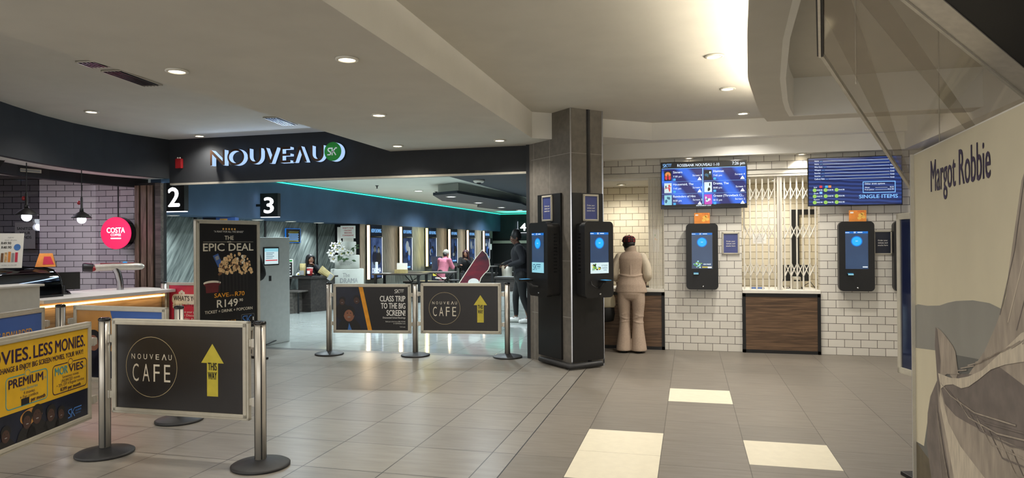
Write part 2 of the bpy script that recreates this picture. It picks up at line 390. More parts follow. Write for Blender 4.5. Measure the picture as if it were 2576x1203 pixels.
    def xf(s, mtx, start=0):
        for i in range(start, len(s.v)): s.v[i] = tuple(mtx @ Vector(s.v[i]))
        return s
    def build(s, name, parent=None, loc=(0, 0, 0), rz=0.):
        me = bpy.data.meshes.new(name); me.from_pydata(s.v, [], s.f)
        for m in s.mats: me.materials.append(m)
        me.polygons.foreach_set('material_index', s.m); me.polygons.foreach_set('use_smooth', s.sm); me.update()
        o = bpy.data.objects.new(name, me); COL.objects.link(o); o.location = loc; o.rotation_euler = (0, 0, rz)
        if parent: o.parent = parent
        return o
def remesh(o, vox, smooth=2):
    md = o.modifiers.new('fuse', 'REMESH'); md.mode = 'VOXEL'; md.voxel_size = vox; md.use_smooth_shade = True
    if smooth:
        sm = o.modifiers.new('soften', 'SMOOTH'); sm.factor = .5; sm.iterations = smooth
    dg = bpy.context.evaluated_depsgraph_get()
    me = bpy.data.meshes.new_from_object(o.evaluated_get(dg), depsgraph=dg)
    mats = list(o.data.materials)
    o.modifiers.clear(); o.data = me
    if not me.materials:
        for m in mats: me.materials.append(m)
    return o
def struct(name, mb):
    o = mb.build(name); o['kind'] = 'structure'; return o
def copy_tree(o, parent=None):
    c = o.copy(); COL.objects.link(c)
    if parent is not None: c.parent = parent
    for ch in list(o.children): copy_tree(ch, c)
    return c
def lamp(name, kind, loc, energy, col=(1, .92, .80), parent=None, size=.08, spot=2.4, blend=.8, rot=(0, 0, 0), sy=None):
    l = bpy.data.lights.new(name, kind); l.energy = energy; l.color = col
    if kind == 'SPOT': l.spot_size = spot; l.spot_blend = blend; l.shadow_soft_size = size
    elif kind == 'POINT': l.shadow_soft_size = size
    else:
        l.size = size
        if sy: l.shape = 'RECTANGLE'; l.size_y = sy
    o = bpy.data.objects.new(name, l); COL.objects.link(o); o.location = loc; o.rotation_euler = rot
    if parent: o.parent = parent
    return o
# ------------------------------------------------------------------ the setting
f = MB()
f.add([(-14, -5, 0), (-1.235, -5, 0), (-1.235, 8.9, 0), (-14, 8.9, 0)], [(0, 1, 2, 3)], M['floor_l'])
f.add([(-1.235, -5, 0), (3.2, -5, 0), (3.2, 11.5, 0), (-1.235, 11.5, 0)], [(0, 1, 2, 3)], M['floor_r'])
f.add([(-14, 8.9, 0), (-1.235, 8.9, 0), (-1.235, 9.06, 0), (-14, 9.06, 0)], [(0, 1, 2, 3)], M['floor_strip'])
f.add([(-14, 9.06, 0), (-1.235, 9.06, 0), (-1.235, 31, 0), (-14, 31, 0)], [(0, 1, 2, 3)], M['floor_in'])
f.box(-1.239, -1.231, -5, 8.9, -.01, .0006, M['black'])
for x0, y0 in ((-.813, 5.055), (-.813, 4.455), (-.213, 6.812), (.387, 5.002)):
    f.box(x0, x0+.596, y0, y0+.596, -.01, .0008, M['white_tile'])
struct('floor', f)

c = MB()
c.box(-13, 3.3, -1.2, 10.3, 3.18, 3.35, M['ceil'])
low = [(-4.1, -1.2), (-1.9, -1.2), (-1.9, 8.38), (-1.66, 8.56), (-1.72, 9.1), (-4.1, 9.1)]
c.prismz(low, 2.85, 3.18, M['ceil'], M['white_paint'])
struct('ceiling', c)

b = MB()
b.prismz([(-1.30, 8.98), (-.49, 9.63), (2.70, 9.75), (2.70, 10.2), (-1.9, 10.2), (-1.9, 9.3)], 2.94, 3.18, M['white_paint'])
b.prismz([(-1.9, 9.87), (2.70, 9.87), (2.70, 10.2), (-1.9, 10.2)], 2.72, 2.94, M['white_paint'])
b.box(2.70, 3.2, -1.2, 10.2, 2.72, 3.18, M['white_paint'])
struct('trim_1', b)

# entrance bulkhead and the curved one over the coffee counter
e = MB()
e.box(-7.82, -1.98, 9.0, 9.35, 2.5, 3.18, M['dark_wall'])
e.box(-2.11, -1.985, 8.93, 9.4, 0, 2.85, M['dark_wall'])
struct('wall_entrance', e)
struct('trim_2', MB().box(-7.80, -2.115, 8.985, 9.03, 2.472, 2.5, M['alu_frame']))
path = [(-7.82, 9.0), (-7.95, 8.4), (-7.98, 7.9), (-7.95, 7.4), (-7.83, 6.85), (-7.63, 6.3), (-7.42, 5.8), (-7.15, 5.2), (-6.85, 4.6), (-6.5, 4.0), (-6.1, 3.4)]
inn = [(x-.10, y) for x, y in path]; inn2 = [(x-.40, y) for x, y in path]; inn3 = [(x-.52, y) for x, y in path]
e = MB(); e.prismz(path+inn[::-1], 2.575, 3.18, M['dark_wall'])
struct('wall_curved', e)
e = MB(); e.prismz(inn+inn2[::-1], 2.575, 2.60, M['white_paint']); struct('trim_3', e)
e = MB(); e.prismz(inn2+inn3[::-1], 2.44, 2.60, M['black_soft']); struct('trim_4', e)
e = MB(); e.prismz([(x-.52, y) for x, y in path]+[(-11.4, 3.4), (-11.4, 9.1), (-8.3, 9.1)], 2.62, 2.7, M['ceil']); struct('ceiling_cafe', e)
e = MB()
e.box(-9.23, -8.28, 9.0, 9.12, 0, 2.63, M['cafe_tile'])
e.prismz([(-9.23, 9.0), (-9.23, 9.12), (-11.4, 8.54), (-11.4, 8.42)], 0, 2.63, M['cafe_tile'])
e.box(-11.5, -11.4, 3.0, 8.6, 0, 2.63, M['dark_wall'])
struct('wall_cafe', e)
e = MB(); e.box(-8.29, -7.87, 8.80, 8.99, 0, 2.5, M['black_soft'])
for x0, x1 in ((-8.262, -8.185), (-8.15, -8.05), (-8.022, -7.93)): e.box(x0, x1, 8.77, 8.80, 0, 2.46, M['wood_slat'])
e.box(-7.885, -7.785, 8.77, 8.83, 0, 2.49, M['bench_wood'])
struct('wall_slatted', e)

# metro tiled counter wall with two service windows
t = MB()
for x0, x1, z0, z1 in ((-1.9, -1.40, 0, 2.72), (-1.40, -.353, 2.53, 2.72), (-.353, .70, 0, 2.72), (.70, 1.705, 2.53, 2.72), (1.705, 2.95, 0, 2.72)):
    t.box(x0, x1, 10.05, 10.2, z0, z1, M['metro'])
struct('wall_counter', t)
t = MB(); t.box(2.95, 3.1, -5, 10.2, 0, 2.72, M['metro_y']); struct('wall_side', t)
t = MB()
t.box(-1.9, 2.3, 11.3, 11.42, 0, 2.6, M['booth_tile'])
t.box(1.86, 1.98, 10.2, 11.3, 0, 2.6, M['booth_tile_y'])
t.box(-1.9, 2.3, 10.2, 11.4, 2.44, 2.5, M['white_paint'])
struct('wall_booth', t)
t = MB(); t.box(1.50, 1.62, 11.26, 11.31, .0, 2.02, M['black_soft']); t.box(1.62, 1.84, 11.26, 11.31, 1.94, 2.02, M['black_soft']); struct('door_1', t)

# cinema foyer beyond the entrance
t = MB()
t.box(-9.3, -8.3, 9.36, 30, 2.06, 2.95, M['blue_wall']); struct('wall_blue', t)
t = MB()
t.box(-9.12, -9.0, 9.36, 16.3, 0, 2.06, M['wood_diag'])
for y in (11.0, 13.2, 15.36): t.box(-9.0, -8.985, y-.03, y+.03, 0, 2.06, M['black_soft'])
struct('wall_panelled', t)
t = MB()
t.box(-9.12, -8.3, 16.3, 28.7, 0, 2.06, M['wood_grey']); t.box(-9.0, -8.29, 16.26, 16.3, 0, 2.06, M['black_soft'])
struct('wall_poster', t)
t = MB()
t.box(-9.2, -1.8, 30, 30.2, 0, 2.95, M['dark_wall']); t.box(-8.9, -2, 29.96, 30, 0, 1.75, M['black_soft'])
t.box(-8.9, -4, 29.9, 29.96, 1.52, 1.64, M['alu_frame'])
t.box(-9.2, -9.1, 28.7, 30, 0, 2.95, M['black_soft'])
struct('wall_far', t)
t = MB(); t.box(-1.95, -1.8, 9.36, 30, 0, 2.95, M['dark_wall']); t.box(-1.95, -1.62, 8.98, 9.4, 0, 3.18, M['dark_wall']); struct('wall_inner', t)
t = MB()
t.box(-8.3, -4.6, 9.35, 30, 2.87, 2.95, M['int_ceil']); t.box(-4.6, -1.8, 9.35, 30, 2.86, 2.95, M['dark_ceil'])
t.box(-3.6, -2.6, 9.9, 11.3, 2.852, 2.86, M['black_soft'])
struct('ceiling_foyer', t)
isl = [(-5.58, 14.5), (-4.85, 14.06), (-4.5, 18.4), (-4.95, 22.4), (-5.95, 22.4), (-6.2, 19.8), (-5.73, 18.5), (-6.1, 16.5)]
cx, cy = -5.4, 18.2
t = MB(); t.prismz(isl, 2.62, 2.68, M['dark_ceil']); t.prismz([(cx+(x-cx)*.86, cy+(y-cy)*.93) for x, y in isl], 2.68, 2.88, M['int_ceil'])
t.prismz([(-5.2, 23.2), (-3.9, 22.6), (-3.9, 25.6), (-5.4, 25.8)], 2.62, 2.68, M['dark_ceil'])
t.prismz([(-5.1, 23.4), (-4.1, 22.9), (-4.1, 25.4), (-5.2, 25.6)], 2.68, 2.88, M['int_ceil'])
struct('ceiling_island', t)
t = MB(); t.box(-8.298, -8.28, 9.4, 29.98, 2.83, 2.85, M['led_green']); t.box(-8.28, -4.6, 29.97, 29.99, 2.83, 2.85, M['led_green'])
tag(t.build('led_strip'), 'thin green light strip along the top of the blue foyer wall', 'light strip')
lamp('green_glow', 'AREA', (-7.2, 28.6, 2.75), 14, (.1, 1, .75), None, 1.5, rot=(PI, 0, 0))

# curved ring of lowered ceiling with a light cove
out = [(.17, 1.6), (.25, 2.7), (.31, 3.78), (.365, 4.6), (.445, 5.6), (.59, 6.6), (.68, 7.15), (.80, 7.68)]
inr = [(.42, 1.6), (.48, 2.7), (.53, 3.84), (.575, 4.6), (.69, 5.7), (.82, 6.6), (.90, 7.05), (.985, 7.43)]
t = MB()
t.prismz(out+[(2.70, 7.70), (2.70, 7.45)]+inr[::-1], 2.80, 2.84, M['ceil'])
lip = [(x+.035, y-.02) for x, y in out]
t.prismz(out+lip[::-1], 2.84, 2.875, M['ceil'])
inw = [(x+.04, y-.03) for x, y in inr]
t.prismz(inr+[(2.70, 7.45), (2.70, 7.41)]+inw[::-1], 2.80, 3.18, M['white_paint'])
t.box(.8, 2.70, 7.66, 7.70, 2.84, 2.875, M['ceil'])
struct('trim_5', t)
t = MB(); mid = [(x+.09, y-.05) for x, y in out]; mid2 = [(x+.11, y-.05) for x, y in out]
t.prismz(mid+mid2[::-1], 2.845, 2.87, M['cove_warm'])
t.box(.9, 2.6, 7.58, 7.6, 2.845, 2.87, M['cove_warm'])
tag(t.build('led_strip'), 'warm light strip hidden in the cove of the curved ceiling ring', 'light strip')

# tiled pillar, turned 45 degrees to the room
PC = Vector((-1.391, 8.256)); RD = Vector((.7071, .7071)); LD = Vector((-.7071, .7071))
def pw(a, b): return tuple(PC+RD*a+LD*b)
t = MB()
t.prismz([pw(0, 0), pw(.485, 0), pw(.485, .95), pw(0, .95)], 0, 3.18, M['slate'])
for (a, b) in ((0, 0), (.485, 0)):
    p = pw(a, b); t.box(p[0]-.008, p[0]+.008, p[1]-.012, p[1]+.004, 0, 3.18, M['steel'])
for z in (.62, 1.31, 2.63):
    t.prismz([pw(-.002, 0), pw(0, 0), pw(0, .9), pw(-.002, .9)], z, z+.006, M['grout'])
    t.prismz([pw(0, -.002), pw(.48, -.002), pw(.48, 0), pw(0, 0)], z, z+.006, M['grout'])
for b_ in (.46, .84): t.prismz([pw(-.002, b_), pw(0, b_), pw(0, b_+.006), pw(-.002, b_+.006)], 0, 3.18, M['grout'])
t.prismz([pw(.235, -.004), pw(.29, -.004), pw(.29, .0), pw(.235, .0)], 0, 3.18, M['black_soft'])
t.prismz([pw(.255, -.012), pw(.275, -.012), pw(.275, -.004), pw(.255, -.004)], 0, 3.18, M['rubber'])
struct('wall_pillar', t)
t = MB()
t.tube([(*pw(-.06, .62), .045), (*pw(-.06, -.06), .045), (*pw(.40, -.06), .045)], .035, M['rubber'], 10)
tag(t.build('bumper_rail'), 'dark grey tubular bumper rail around the foot of the tiled pillar', 'bumper')

# ------------------------------------------------------------------ lights with their lamps
def downlight(x, y, z, where, group, m='lamp_warm', e=60, col=(1, .94, .85), r=.06, spot=2.5):
    t = thing('downlight', where, 'ceiling light', (x, y, z), 0, group)
    a = MB(); a.lathe([(r+.022, -.001), (r+.022, -.012), (r, -.016), (r, -.004)], M['white_metal'], n=20); tr_ = a.build('trim_ring', t)
    a = MB(); a.lathe([(r, -.004), (r, -.009)], M[m], n=20); a.build('lens', tr_)
    lamp('lamp', 'SPOT', (0, 0, -.03), e, col, t, .06, spot, .9)
    return t
for x, y, d in ((-2.331, 4.396, 'recessed ceiling light nearest the white edge of the lowered ceiling, at its near end'), (-3.708, 4.347, 'recessed ceiling light beside the long square vent above the front barriers'), (-3.037, 6.391, 'recessed ceiling light midway along the lowered ceiling'), (-3.762, 8.48, 'recessed ceiling light above the round green disc of the lit sign'), (-2.328, 8.405, 'recessed ceiling light beside the top of the tiled pillar')):
    downlight(x, y, 2.85, d, 'lowered ceiling lights', e=70)
downlight(-7.048, 6.816, 3.18, 'recessed ceiling light above the curved dark fascia of the coffee counter', 'high ceiling lights', e=70)
downlight(-7.092, 8.778, 3.18, 'recessed ceiling light just over the red alarm box', 'high ceiling lights', e=70)
for x, y, d in ((.223, 6.308, 'recessed ceiling light nearest the bright curved cove'), (.408, 7.691, 'recessed ceiling light midway between curved cove and counter wall'), (.671, 9.223, 'recessed ceiling light closest to the white beam over the counters')):
    downlight(x, y, 3.18, d, 'counter ceiling lights', e=150)
for x, y in ((-.6, 2.5), (-3.2, .5), (-5.6, 2.2), (-.75, 5.6), (1.75, 8.7)):
    lamp('mall_lamp', 'SPOT', (x, y, 2.82 if -4.1 < x < -1.9 else 3.15), 100, (1, .94, .85), None, .06, 2.6, .9)
for x, d in ((.0, 'small wall light over the film times screen'), (1.47, 'small wall light over the folding gate')):
    downlight(x, 9.955, 2.72, d, 'wall lights over the counters', e=40, r=.045, spot=2.2)
cool = (.80, .93, 1)
for x, y, z, d in ((-5.3, 12.7, 2.87, 'foyer ceiling light close behind the entrance bulkhead, beside the dark ceiling'), (-6.6, 16.15, 2.87, 'foyer ceiling light between green strip and dark hanging island'), (-6.47, 12.63, 2.87, 'foyer ceiling light below the middle of the entrance bulkhead'),
                   (-5.31, 14.95, 2.62, 'ceiling light on the near tip of the dark hanging island'), (-5.43, 17.45, 2.62, 'second ceiling light along the dark hanging island'), (-5.5, 20.0, 2.62, 'third ceiling light along the dark hanging island'), (-5.4, 21.9, 2.62, 'fourth ceiling light at the far end of the dark hanging island')):
    downlight(x, y, z, d, 'foyer ceiling lights', 'lamp_cool', 340, cool, .10, 2.7)
for y in (12.4, 13.6, 14.8):
    downlight(-8.62, y, 2.06, 'small light in the recess soffit over the diagonal boards, number %s from sign three' % {12.4: 'one', 13.6: 'two', 14.8: 'three'}[y], 'recess lights', 'lamp_cool', 90, cool, .10, 2.4)
downlight(-8.62, 10.0, 2.06, 'small light over the boards under the white figure two', 'recess lights', 'lamp_cool', 110, cool, .08, 2.4)
downlight(-3.05, 13.6, 2.86, 'round light in the dark foyer ceiling next to the pillar', 'foyer ceiling lights', 'lamp_cool', 60, cool, .08)
for x, y in ((-6.5, 24.5), (-3.5, 18.5), (-3.2, 10.6), (-6.6, 10.6), (-7.2, 20), (-7.2, 27)):
    lamp('foyer_lamp', 'SPOT', (x, y, 2.84), 420, cool, None, .1, 2.7, .9)
downlight(-1.02, 10.75, 2.44, 'booth ceiling light seen through the open service window', 'booth lights', e=75, r=.05, spot=2.8)
downlight(1.2, 10.75, 2.44, 'booth ceiling light behind the folding gate', 'booth lights', e=80, r=.05, spot=2.8)
for k, (x0, y0, L, d) in enumerate(((-5.25, 5.56, .62, 'long slot vent in the ceiling with a violet reflection'), (-5.23, 8.03, .58, 'short slot vent in the ceiling above the lit sign'), (-5.17, 5.03, .2, 'small dark grille in the ceiling beyond the long slot vent'))):
    t = thing('ceiling_vent', d, 'vent', (x0, y0, 3.18), .14, 'ceiling vents')
    a = MB(); a.box(-.10, .10, -L/2, L/2, -.006, -.001, M['black_soft']); a.build('backing', t)
    a = MB()
    for x in (-.105, .095): a.box(x, x+.012, -L/2, L/2, -.014, -.001, M['alu_frame'])
    for y in (-L/2, L/2-.012): a.box(-.105, .105, y, y+.012, -.014, -.001, M['alu_frame'])
    a.build('frame', t)
    a = MB()
    for i in range(5): a.box(-.085+.036*i, -.079+.036*i, -L/2+.01, L/2-.01, -.02, -.004, M['steel'])
    a.build('louvre', t)

# ------------------------------------------------------------------ lit sign over the entrance
t = thing('lit_sign', 'lit cut-out letters with a round green disc on the dark entrance bulkhead', 'sign', (0, 8.99, 0))
for s_, a0, a1 in (('N', -6.99, -6.735), ('O', -6.69, -6.40), ('U', -6.34, -6.11), ('V', -6.07, -5.84), ('E', -5.79, -5.625), ('A', -5.585, -5.355), ('U', -5.30, -5.085)):
    a = MB()
    if s_ == 'A': a.prism([(a0, 2.735), (a0+.044, 2.735), ((a0+a1)/2, 2.915), (a1-.044, 2.735), (a1, 2.735), ((a0+a1)/2+.022, 2.965), ((a0+a1)/2-.022, 2.965)], -.11, -.02, M['copper'], M['letter_lit'])
    elif s_ == 'V': a.prism([(a0, 2.965), ((a0+a1)/2-.022, 2.735), ((a0+a1)/2+.022, 2.735), (a1, 2.965), (a1-.044, 2.965), ((a0+a1)/2, 2.785), (a0+.044, 2.965)], -.11, -.02, M['copper'], M['letter_lit'])
    elif s_ == 'O':
        o_ = ell((a0+a1)/2, 2.85, (a1-a0)/2, .122, 36); i_ = ell((a0+a1)/2, 2.85, (a1-a0)/2-.030, .092, 36); n = 36
        a.add([(x, -.11, z) for x, z in o_+i_], [(i, (i+1) % n, (i+1) % n+n, i+n) for i in range(n)], M['copper'])
        a.add([(x, y, z) for y in (-.11, -.02) for x, z in o_], [(i, i+n, (i+1) % n+n, (i+1) % n) for i in range(n)], M['letter_lit'])
        a.add([(x, y, z) for y in (-.11, -.02) for x, z in i_], [(i, (i+1) % n, (i+1) % n+n, i+n) for i in range(n)], M['letter_lit'])
    elif s_ == 'U':
        h = (a1-a0)/2; cxx = (a0+a1)/2
        pts = [(a0, 2.965), (a0, 2.735+h)]+[(cxx+h*math.cos(PI+PI*i/12), 2.735+h+h*math.sin(PI+PI*i/12)) for i in range(1, 12)]+[(a1, 2.735+h), (a1, 2.965), (a1-.036, 2.965), (a1-.036, 2.735+h)]+[(cxx+(h-.036)*math.cos(-PI*i/12), 2.735+h+(h-.036)*math.sin(-PI*i/12)) for i in range(1, 12)]+[(a0+.036, 2.735+h), (a0+.036, 2.965)]
        a.prism(pts, -.11, -.02, M['copper'], M['letter_lit'])
    elif s_ == 'N': a.prism([(a0, 2.735), (a0+.036, 2.735), (a0+.036, 2.905), (a1-.036, 2.735), (a1, 2.735), (a1, 2.965), (a1-.036, 2.965), (a1-.036, 2.795), (a0+.03, 2.965), (a0, 2.965)], -.11, -.02, M['copper'], M['letter_lit'])
    else: a.prism([(a0, 2.735), (a1, 2.735), (a1, 2.768), (a0+.036, 2.768), (a0+.036, 2.834), (a1, 2.834), (a1, 2.866), (a0+.036, 2.866), (a0+.036, 2.932), (a1, 2.932), (a1, 2.965), (a0, 2.965)], -.11, -.02, M['copper'], M['letter_lit'])
    a.build('letter', t)
a = MB(); a.prism(ell(-4.93, 2.865, .135, .135, 40), -.13, -.02, M['sign_green'], M['letter_lit'])
def sk_logo(mb, x, z, h, m, y, lines=True, t_=.14):
    """thin S and K sharing a stroke, with a bar running off the top"""
    w_ = h*.62; q = t_*h
    S_ = [(x+w_*.95, z+h*.96), (x+w_*.3, z+h*.96), (x+w_*.1, z+h*.82), (x+w_*.15, z+h*.62), (x+w_*.7, z+h*.4), (x+w_*.78, z+h*.2), (x+w_*.6, z+h*.04), (x, z+h*.04)]
    mb.stroke(S_, q, y, m); mb.stroke([(x+w_*1.15, z), (x+w_*1.15, z+h)], q, y, m)
    mb.stroke([(x+w_*1.2, z+h*.42), (x+w_*2.0, z+h*.98), (x+w_*(4.2 if lines else 2.3), z+h*.98)], q, y, m); mb.stroke([(x+w_*1.45, z+h*.55), (x+w_*2.05, z)], q, y, m)
    if lines: mb.text('STER KINEKOR', x+w_*2.3, z+h*.5, h*.22, m, y, w=h*1.15, al='l', bold=.02); mb.text('THE GREAT MOMENT', x+w_*2.3, z+h*.16, h*.17, m, y, w=h*1.05, al='l')
sk_logo(a, -5.01, 2.815, .10, M['ink_white'], -.133, False, .17)
tag(a.build('disc', t), 'green disc with a white emblem')
lamp('sign_glow', 'AREA', (-5.95, 8.80, 3.02), 9, (.55, .72, 1), None, 2.2, rot=(-.9, 0, 0), sy=.1)
# red alarm box
t = thing('alarm_box', 'small red alarm box on the dark bulkhead beside the lit letters', 'alarm', (-7.62, 8.998, 2.80))
a = MB(); a.box(-.055, .055, -.05, 0, -.075, .075, M['red'], .008); a.build('housing', t)
a = MB(); a.ball((-.02, -.03, .085), .014, M['white']); a.ball((.02, -.03, .085), .014, M['white']); a.build('lamp_cap', t)
# ------------------------------------------------------------------ barrier posts and signs
def make_post():
    t = empty('barrier_post')
    a = MB(); a.lathe([(.0, 0), (.192, 0), (.198, .006), (.198, .016), (.185, .024), (.075, .046), (.05, .052), (.0, .052)], M['rubber'], n=40, smooth=True); a.build('base', t)
    a = MB(); a.lathe([(.037, .05), (.037, .985)], M['alu'], n=24)
    for k in range(4):
        an = PI/4+k*PI/2; a.box(-.004, .004, -.0395, -.034, .055, .98, M['black_soft'])
        st = len(a.v)-8
        for i in range(st, st+8): v = Matrix.Rotation(an, 3, 'Z') @ Vector(a.v[i]); a.v[i] = tuple(v)
    pl_ = a.build('pole', t)
    a = MB(); a.lathe([(0, .985), (.041, .985), (.042, .99), (.041, 1.002), (.03, 1.008), (0, 1.008)], M['black_gloss'], n=24); a.build('cap', pl_)
    return t
_post = []
def post(x, y, label):
    o = make_post() if not _post else copy_tree(_post[0])
    _post.append(o); o.location = (x, y, 0)
    return tag(o, label, 'barrier post', 'barrier posts')
for x, y, d in ((-4.20, 4.17, 'silver barrier post between the yellow sign and the charcoal arrow sign in front'), (-2.90, 4.19, 'silver barrier post at the free end of the front charcoal arrow sign'),
                (-4.344, 5.105, 'silver barrier post whose black base shows beneath the front charcoal arrow sign'), (-5.555, 5.03, 'silver barrier post between the tan and blue sign and the blue rewards sign'),
                (-4.883, 8.649, 'far silver barrier post at the cake prop end of the far row'), (-3.656, 8.80, 'middle silver barrier post of the far row, between its two signs'), (-2.385, 8.935, 'far silver barrier post next to the tiled pillar'),
                (-7.47, 8.47, 'silver barrier post holding the crimson sign near the slatted wall'), (-3.86, 2.86, 'silver barrier post at the near end of the yellow sign')):
    post(x, y, d)
def sign(label, x, y, rz, wd, art, z0=.305, z1=1.0):
    """snap frame hung between two posts; local x along it, front to -y"""
    t = thing('barrier_sign', label, 'barrier sign', (x, y, 0), rz, 'barrier signs')
    h = wd/2; a = MB()
    for i, (m_, o_) in enumerate((('alu_frame', 0), ('alu_frame', .016))):
        q = .018 if i == 0 else .026; yy = (.018, .024)[i]
        x0, x1, b0, b1 = -h+o_, h-o_, z0+o_, z1-o_
        a.box(x0, x1, -yy, yy, b0, b0+q, M[m_], .004); a.box(x0, x1, -yy, yy, b1-q, b1, M[m_], .004)
        a.box(x0, x0+q, -yy, yy, b0, b1, M[m_], .004); a.box(x1-q, x1, -yy, yy, b0, b1, M[m_], .004)
    fr_ = a.build('frame', t)
    for sx in (-1, 1):
        for z in (z0+.13, z1-.15):
            a = MB(); a.box(min(sx*h, sx*(h+.075)), max(sx*h, sx*(h+.075)), -.012, .012, z-.025, z+.025, M['alu_frame'], .003); a.box(sx*(h+.035)-.012, sx*(h+.035)+.012, -.017, .017, z-.03, z+.03, M['alu'], .003); a.build('clip', fr_)
    a = MB(); art(a, -h+.04, h-.04, z0+.04, z1-.04, -.013); a.build('print', t)
    return t
def cafe_art(a, x0, x1, z0, z1, y):
    a.box(x0, x1, y, .012, z0, z1, M['print_dark'])
    w_, h_ = x1-x0, z1-z0; cx, cz = x0+w_*.285, z0+h_*.5
    y -= .001
    a.ring(cx, cz, h_*.36, h_*.36, .004, y, M['ring_gold'])
    # wide spaced upper word, the A without its bar
    for i, ch in enumerate('NOUVE'): a.text(ch, cx-.155+i*.052, cz+.055, .038, M['ink_cream'], y, w=.030)
    a.stroke([(cx+.094, cz+.055), (cx+.110, cz+.093), (cx+.126, cz+.055)], .007, y, M['ink_cream']); a.text('U', cx+.16, cz+.055, .038, M['ink_cream'], y, w=.028)
    for i, ch in enumerate('CAFE'): a.text(ch, cx-.135+i*.09, cz-.105, .125, M['ink_cream'], y, w=.052 if ch != 'A' else .060, bold=-.006)
    ax = x0+w_*.765; b0, b1 = z0+h_*.19, z0+h_*.80
    a.flat([(ax-.045, b0), (ax+.045, b0), (ax+.045, b0+.235), (ax+.092, b0+.235), (ax, b1), (ax-.092, b0+.235), (ax-.045, b0+.235)], y, M['ink_yellow'])
    a.text('THIS', ax, b0+.185, .052, M['ink_dark'], y-.001, w=.07, bold=.03); a.text('WAY', ax, b0+.12, .052, M['ink_dark'], y-.001, w=.07, bold=.03)
def person_blot(a, x, z, s, y, skin, cloth, zmin=None):
    first = len(a.v)
    a.flat(ell(x, z-.9*s, .62*s, .75*s, 18), y, cloth); a.flat(ell(x, z, .26*s, .34*s, 18), y-.0005, skin)
    a.flat(ell(x, z+.12*s, .30*s, .28*s, 18), y-.0007, M['ink_dark']); a.flat(ell(x-.015*s, z-.05*s, .22*s, .26*s, 18), y-.0009, skin)
    a.flat(ell(x-.08*s, z+.05*s, .03*s, .02*s, 8), y-.0012, M['ink_dark']); a.flat(ell(x+.08*s, z+.05*s, .03*s, .02*s, 8), y-.0012, M['ink_dark']); a.flat(ell(x, z-.13*s, .08*s, .022*s, 8), y-.0012, M['ink_grey'])
    lo = .347 if zmin is None else zmin
    for i in range(first, len(a.v)): a.v[i] = (a.v[i][0], a.v[i][1], max(a.v[i][2], lo))
def class_art(a, x0, x1, z0, z1, y):
    a.box(x0, x1, y, .012, z0, z1, M['print_black']); y -= .001
    a.flat([(x0, z0), (x0+.46, z0), (x0+.32, z1), (x0, z1)], y, M['print_navy'])
    person_blot(a, x0+.09, z0+.40, .16, y-.001, M['skin_print_dim'], M['ink_dark']); person_blot(a, x0+.30, z0+.42, .17, y-.001, M['skin_print_dim'], M['print_navy'])
    person_blot(a, x0+.19, z0+.22, .30, y-.002, M['skin_print'], M['ink_dark'])
    a.flat([(x0+.17, z0), (x0+.19, z0+.1), (x0+.23, z0)], y-.004, M['ink_blue'])
    a.flat([(x0+.33, z1), (x0+.39, z1), (x0+.52, z0), (x0+.46, z0)], y-.003, M['ink_orange'])
    for i, s_ in enumerate(('CLASS TRIP', 'TO THE BIG', 'SCREEN!')): a.text(s_, x1-.04, z1-.20-i*.098, .075, M['ink_white'], y, w=(.36, .345, .265)[i], al='r', bold=.035)
    a.text('Discounted School Bookings', x1-.04, z0+.165, .024, M['ink_white'], y, w=.32, al='r')
    a.text('Book your school trip at 0861 MOVIES', x1-.04, z0+.115, .016, M['ink_white'], y, w=.28, al='r'); a.text('or sterkinekor.com', x1-.04, z0+.09, .016, M['ink_white'], y, w=.17, al='r'); a.text('Ts & Cs apply', x1-.04, z0+.045, .012, M['ink_white'], y, w=.08, al='r')
    sk_logo(a, x1-.19, z1-.085, .05, M['ink_white'], y)
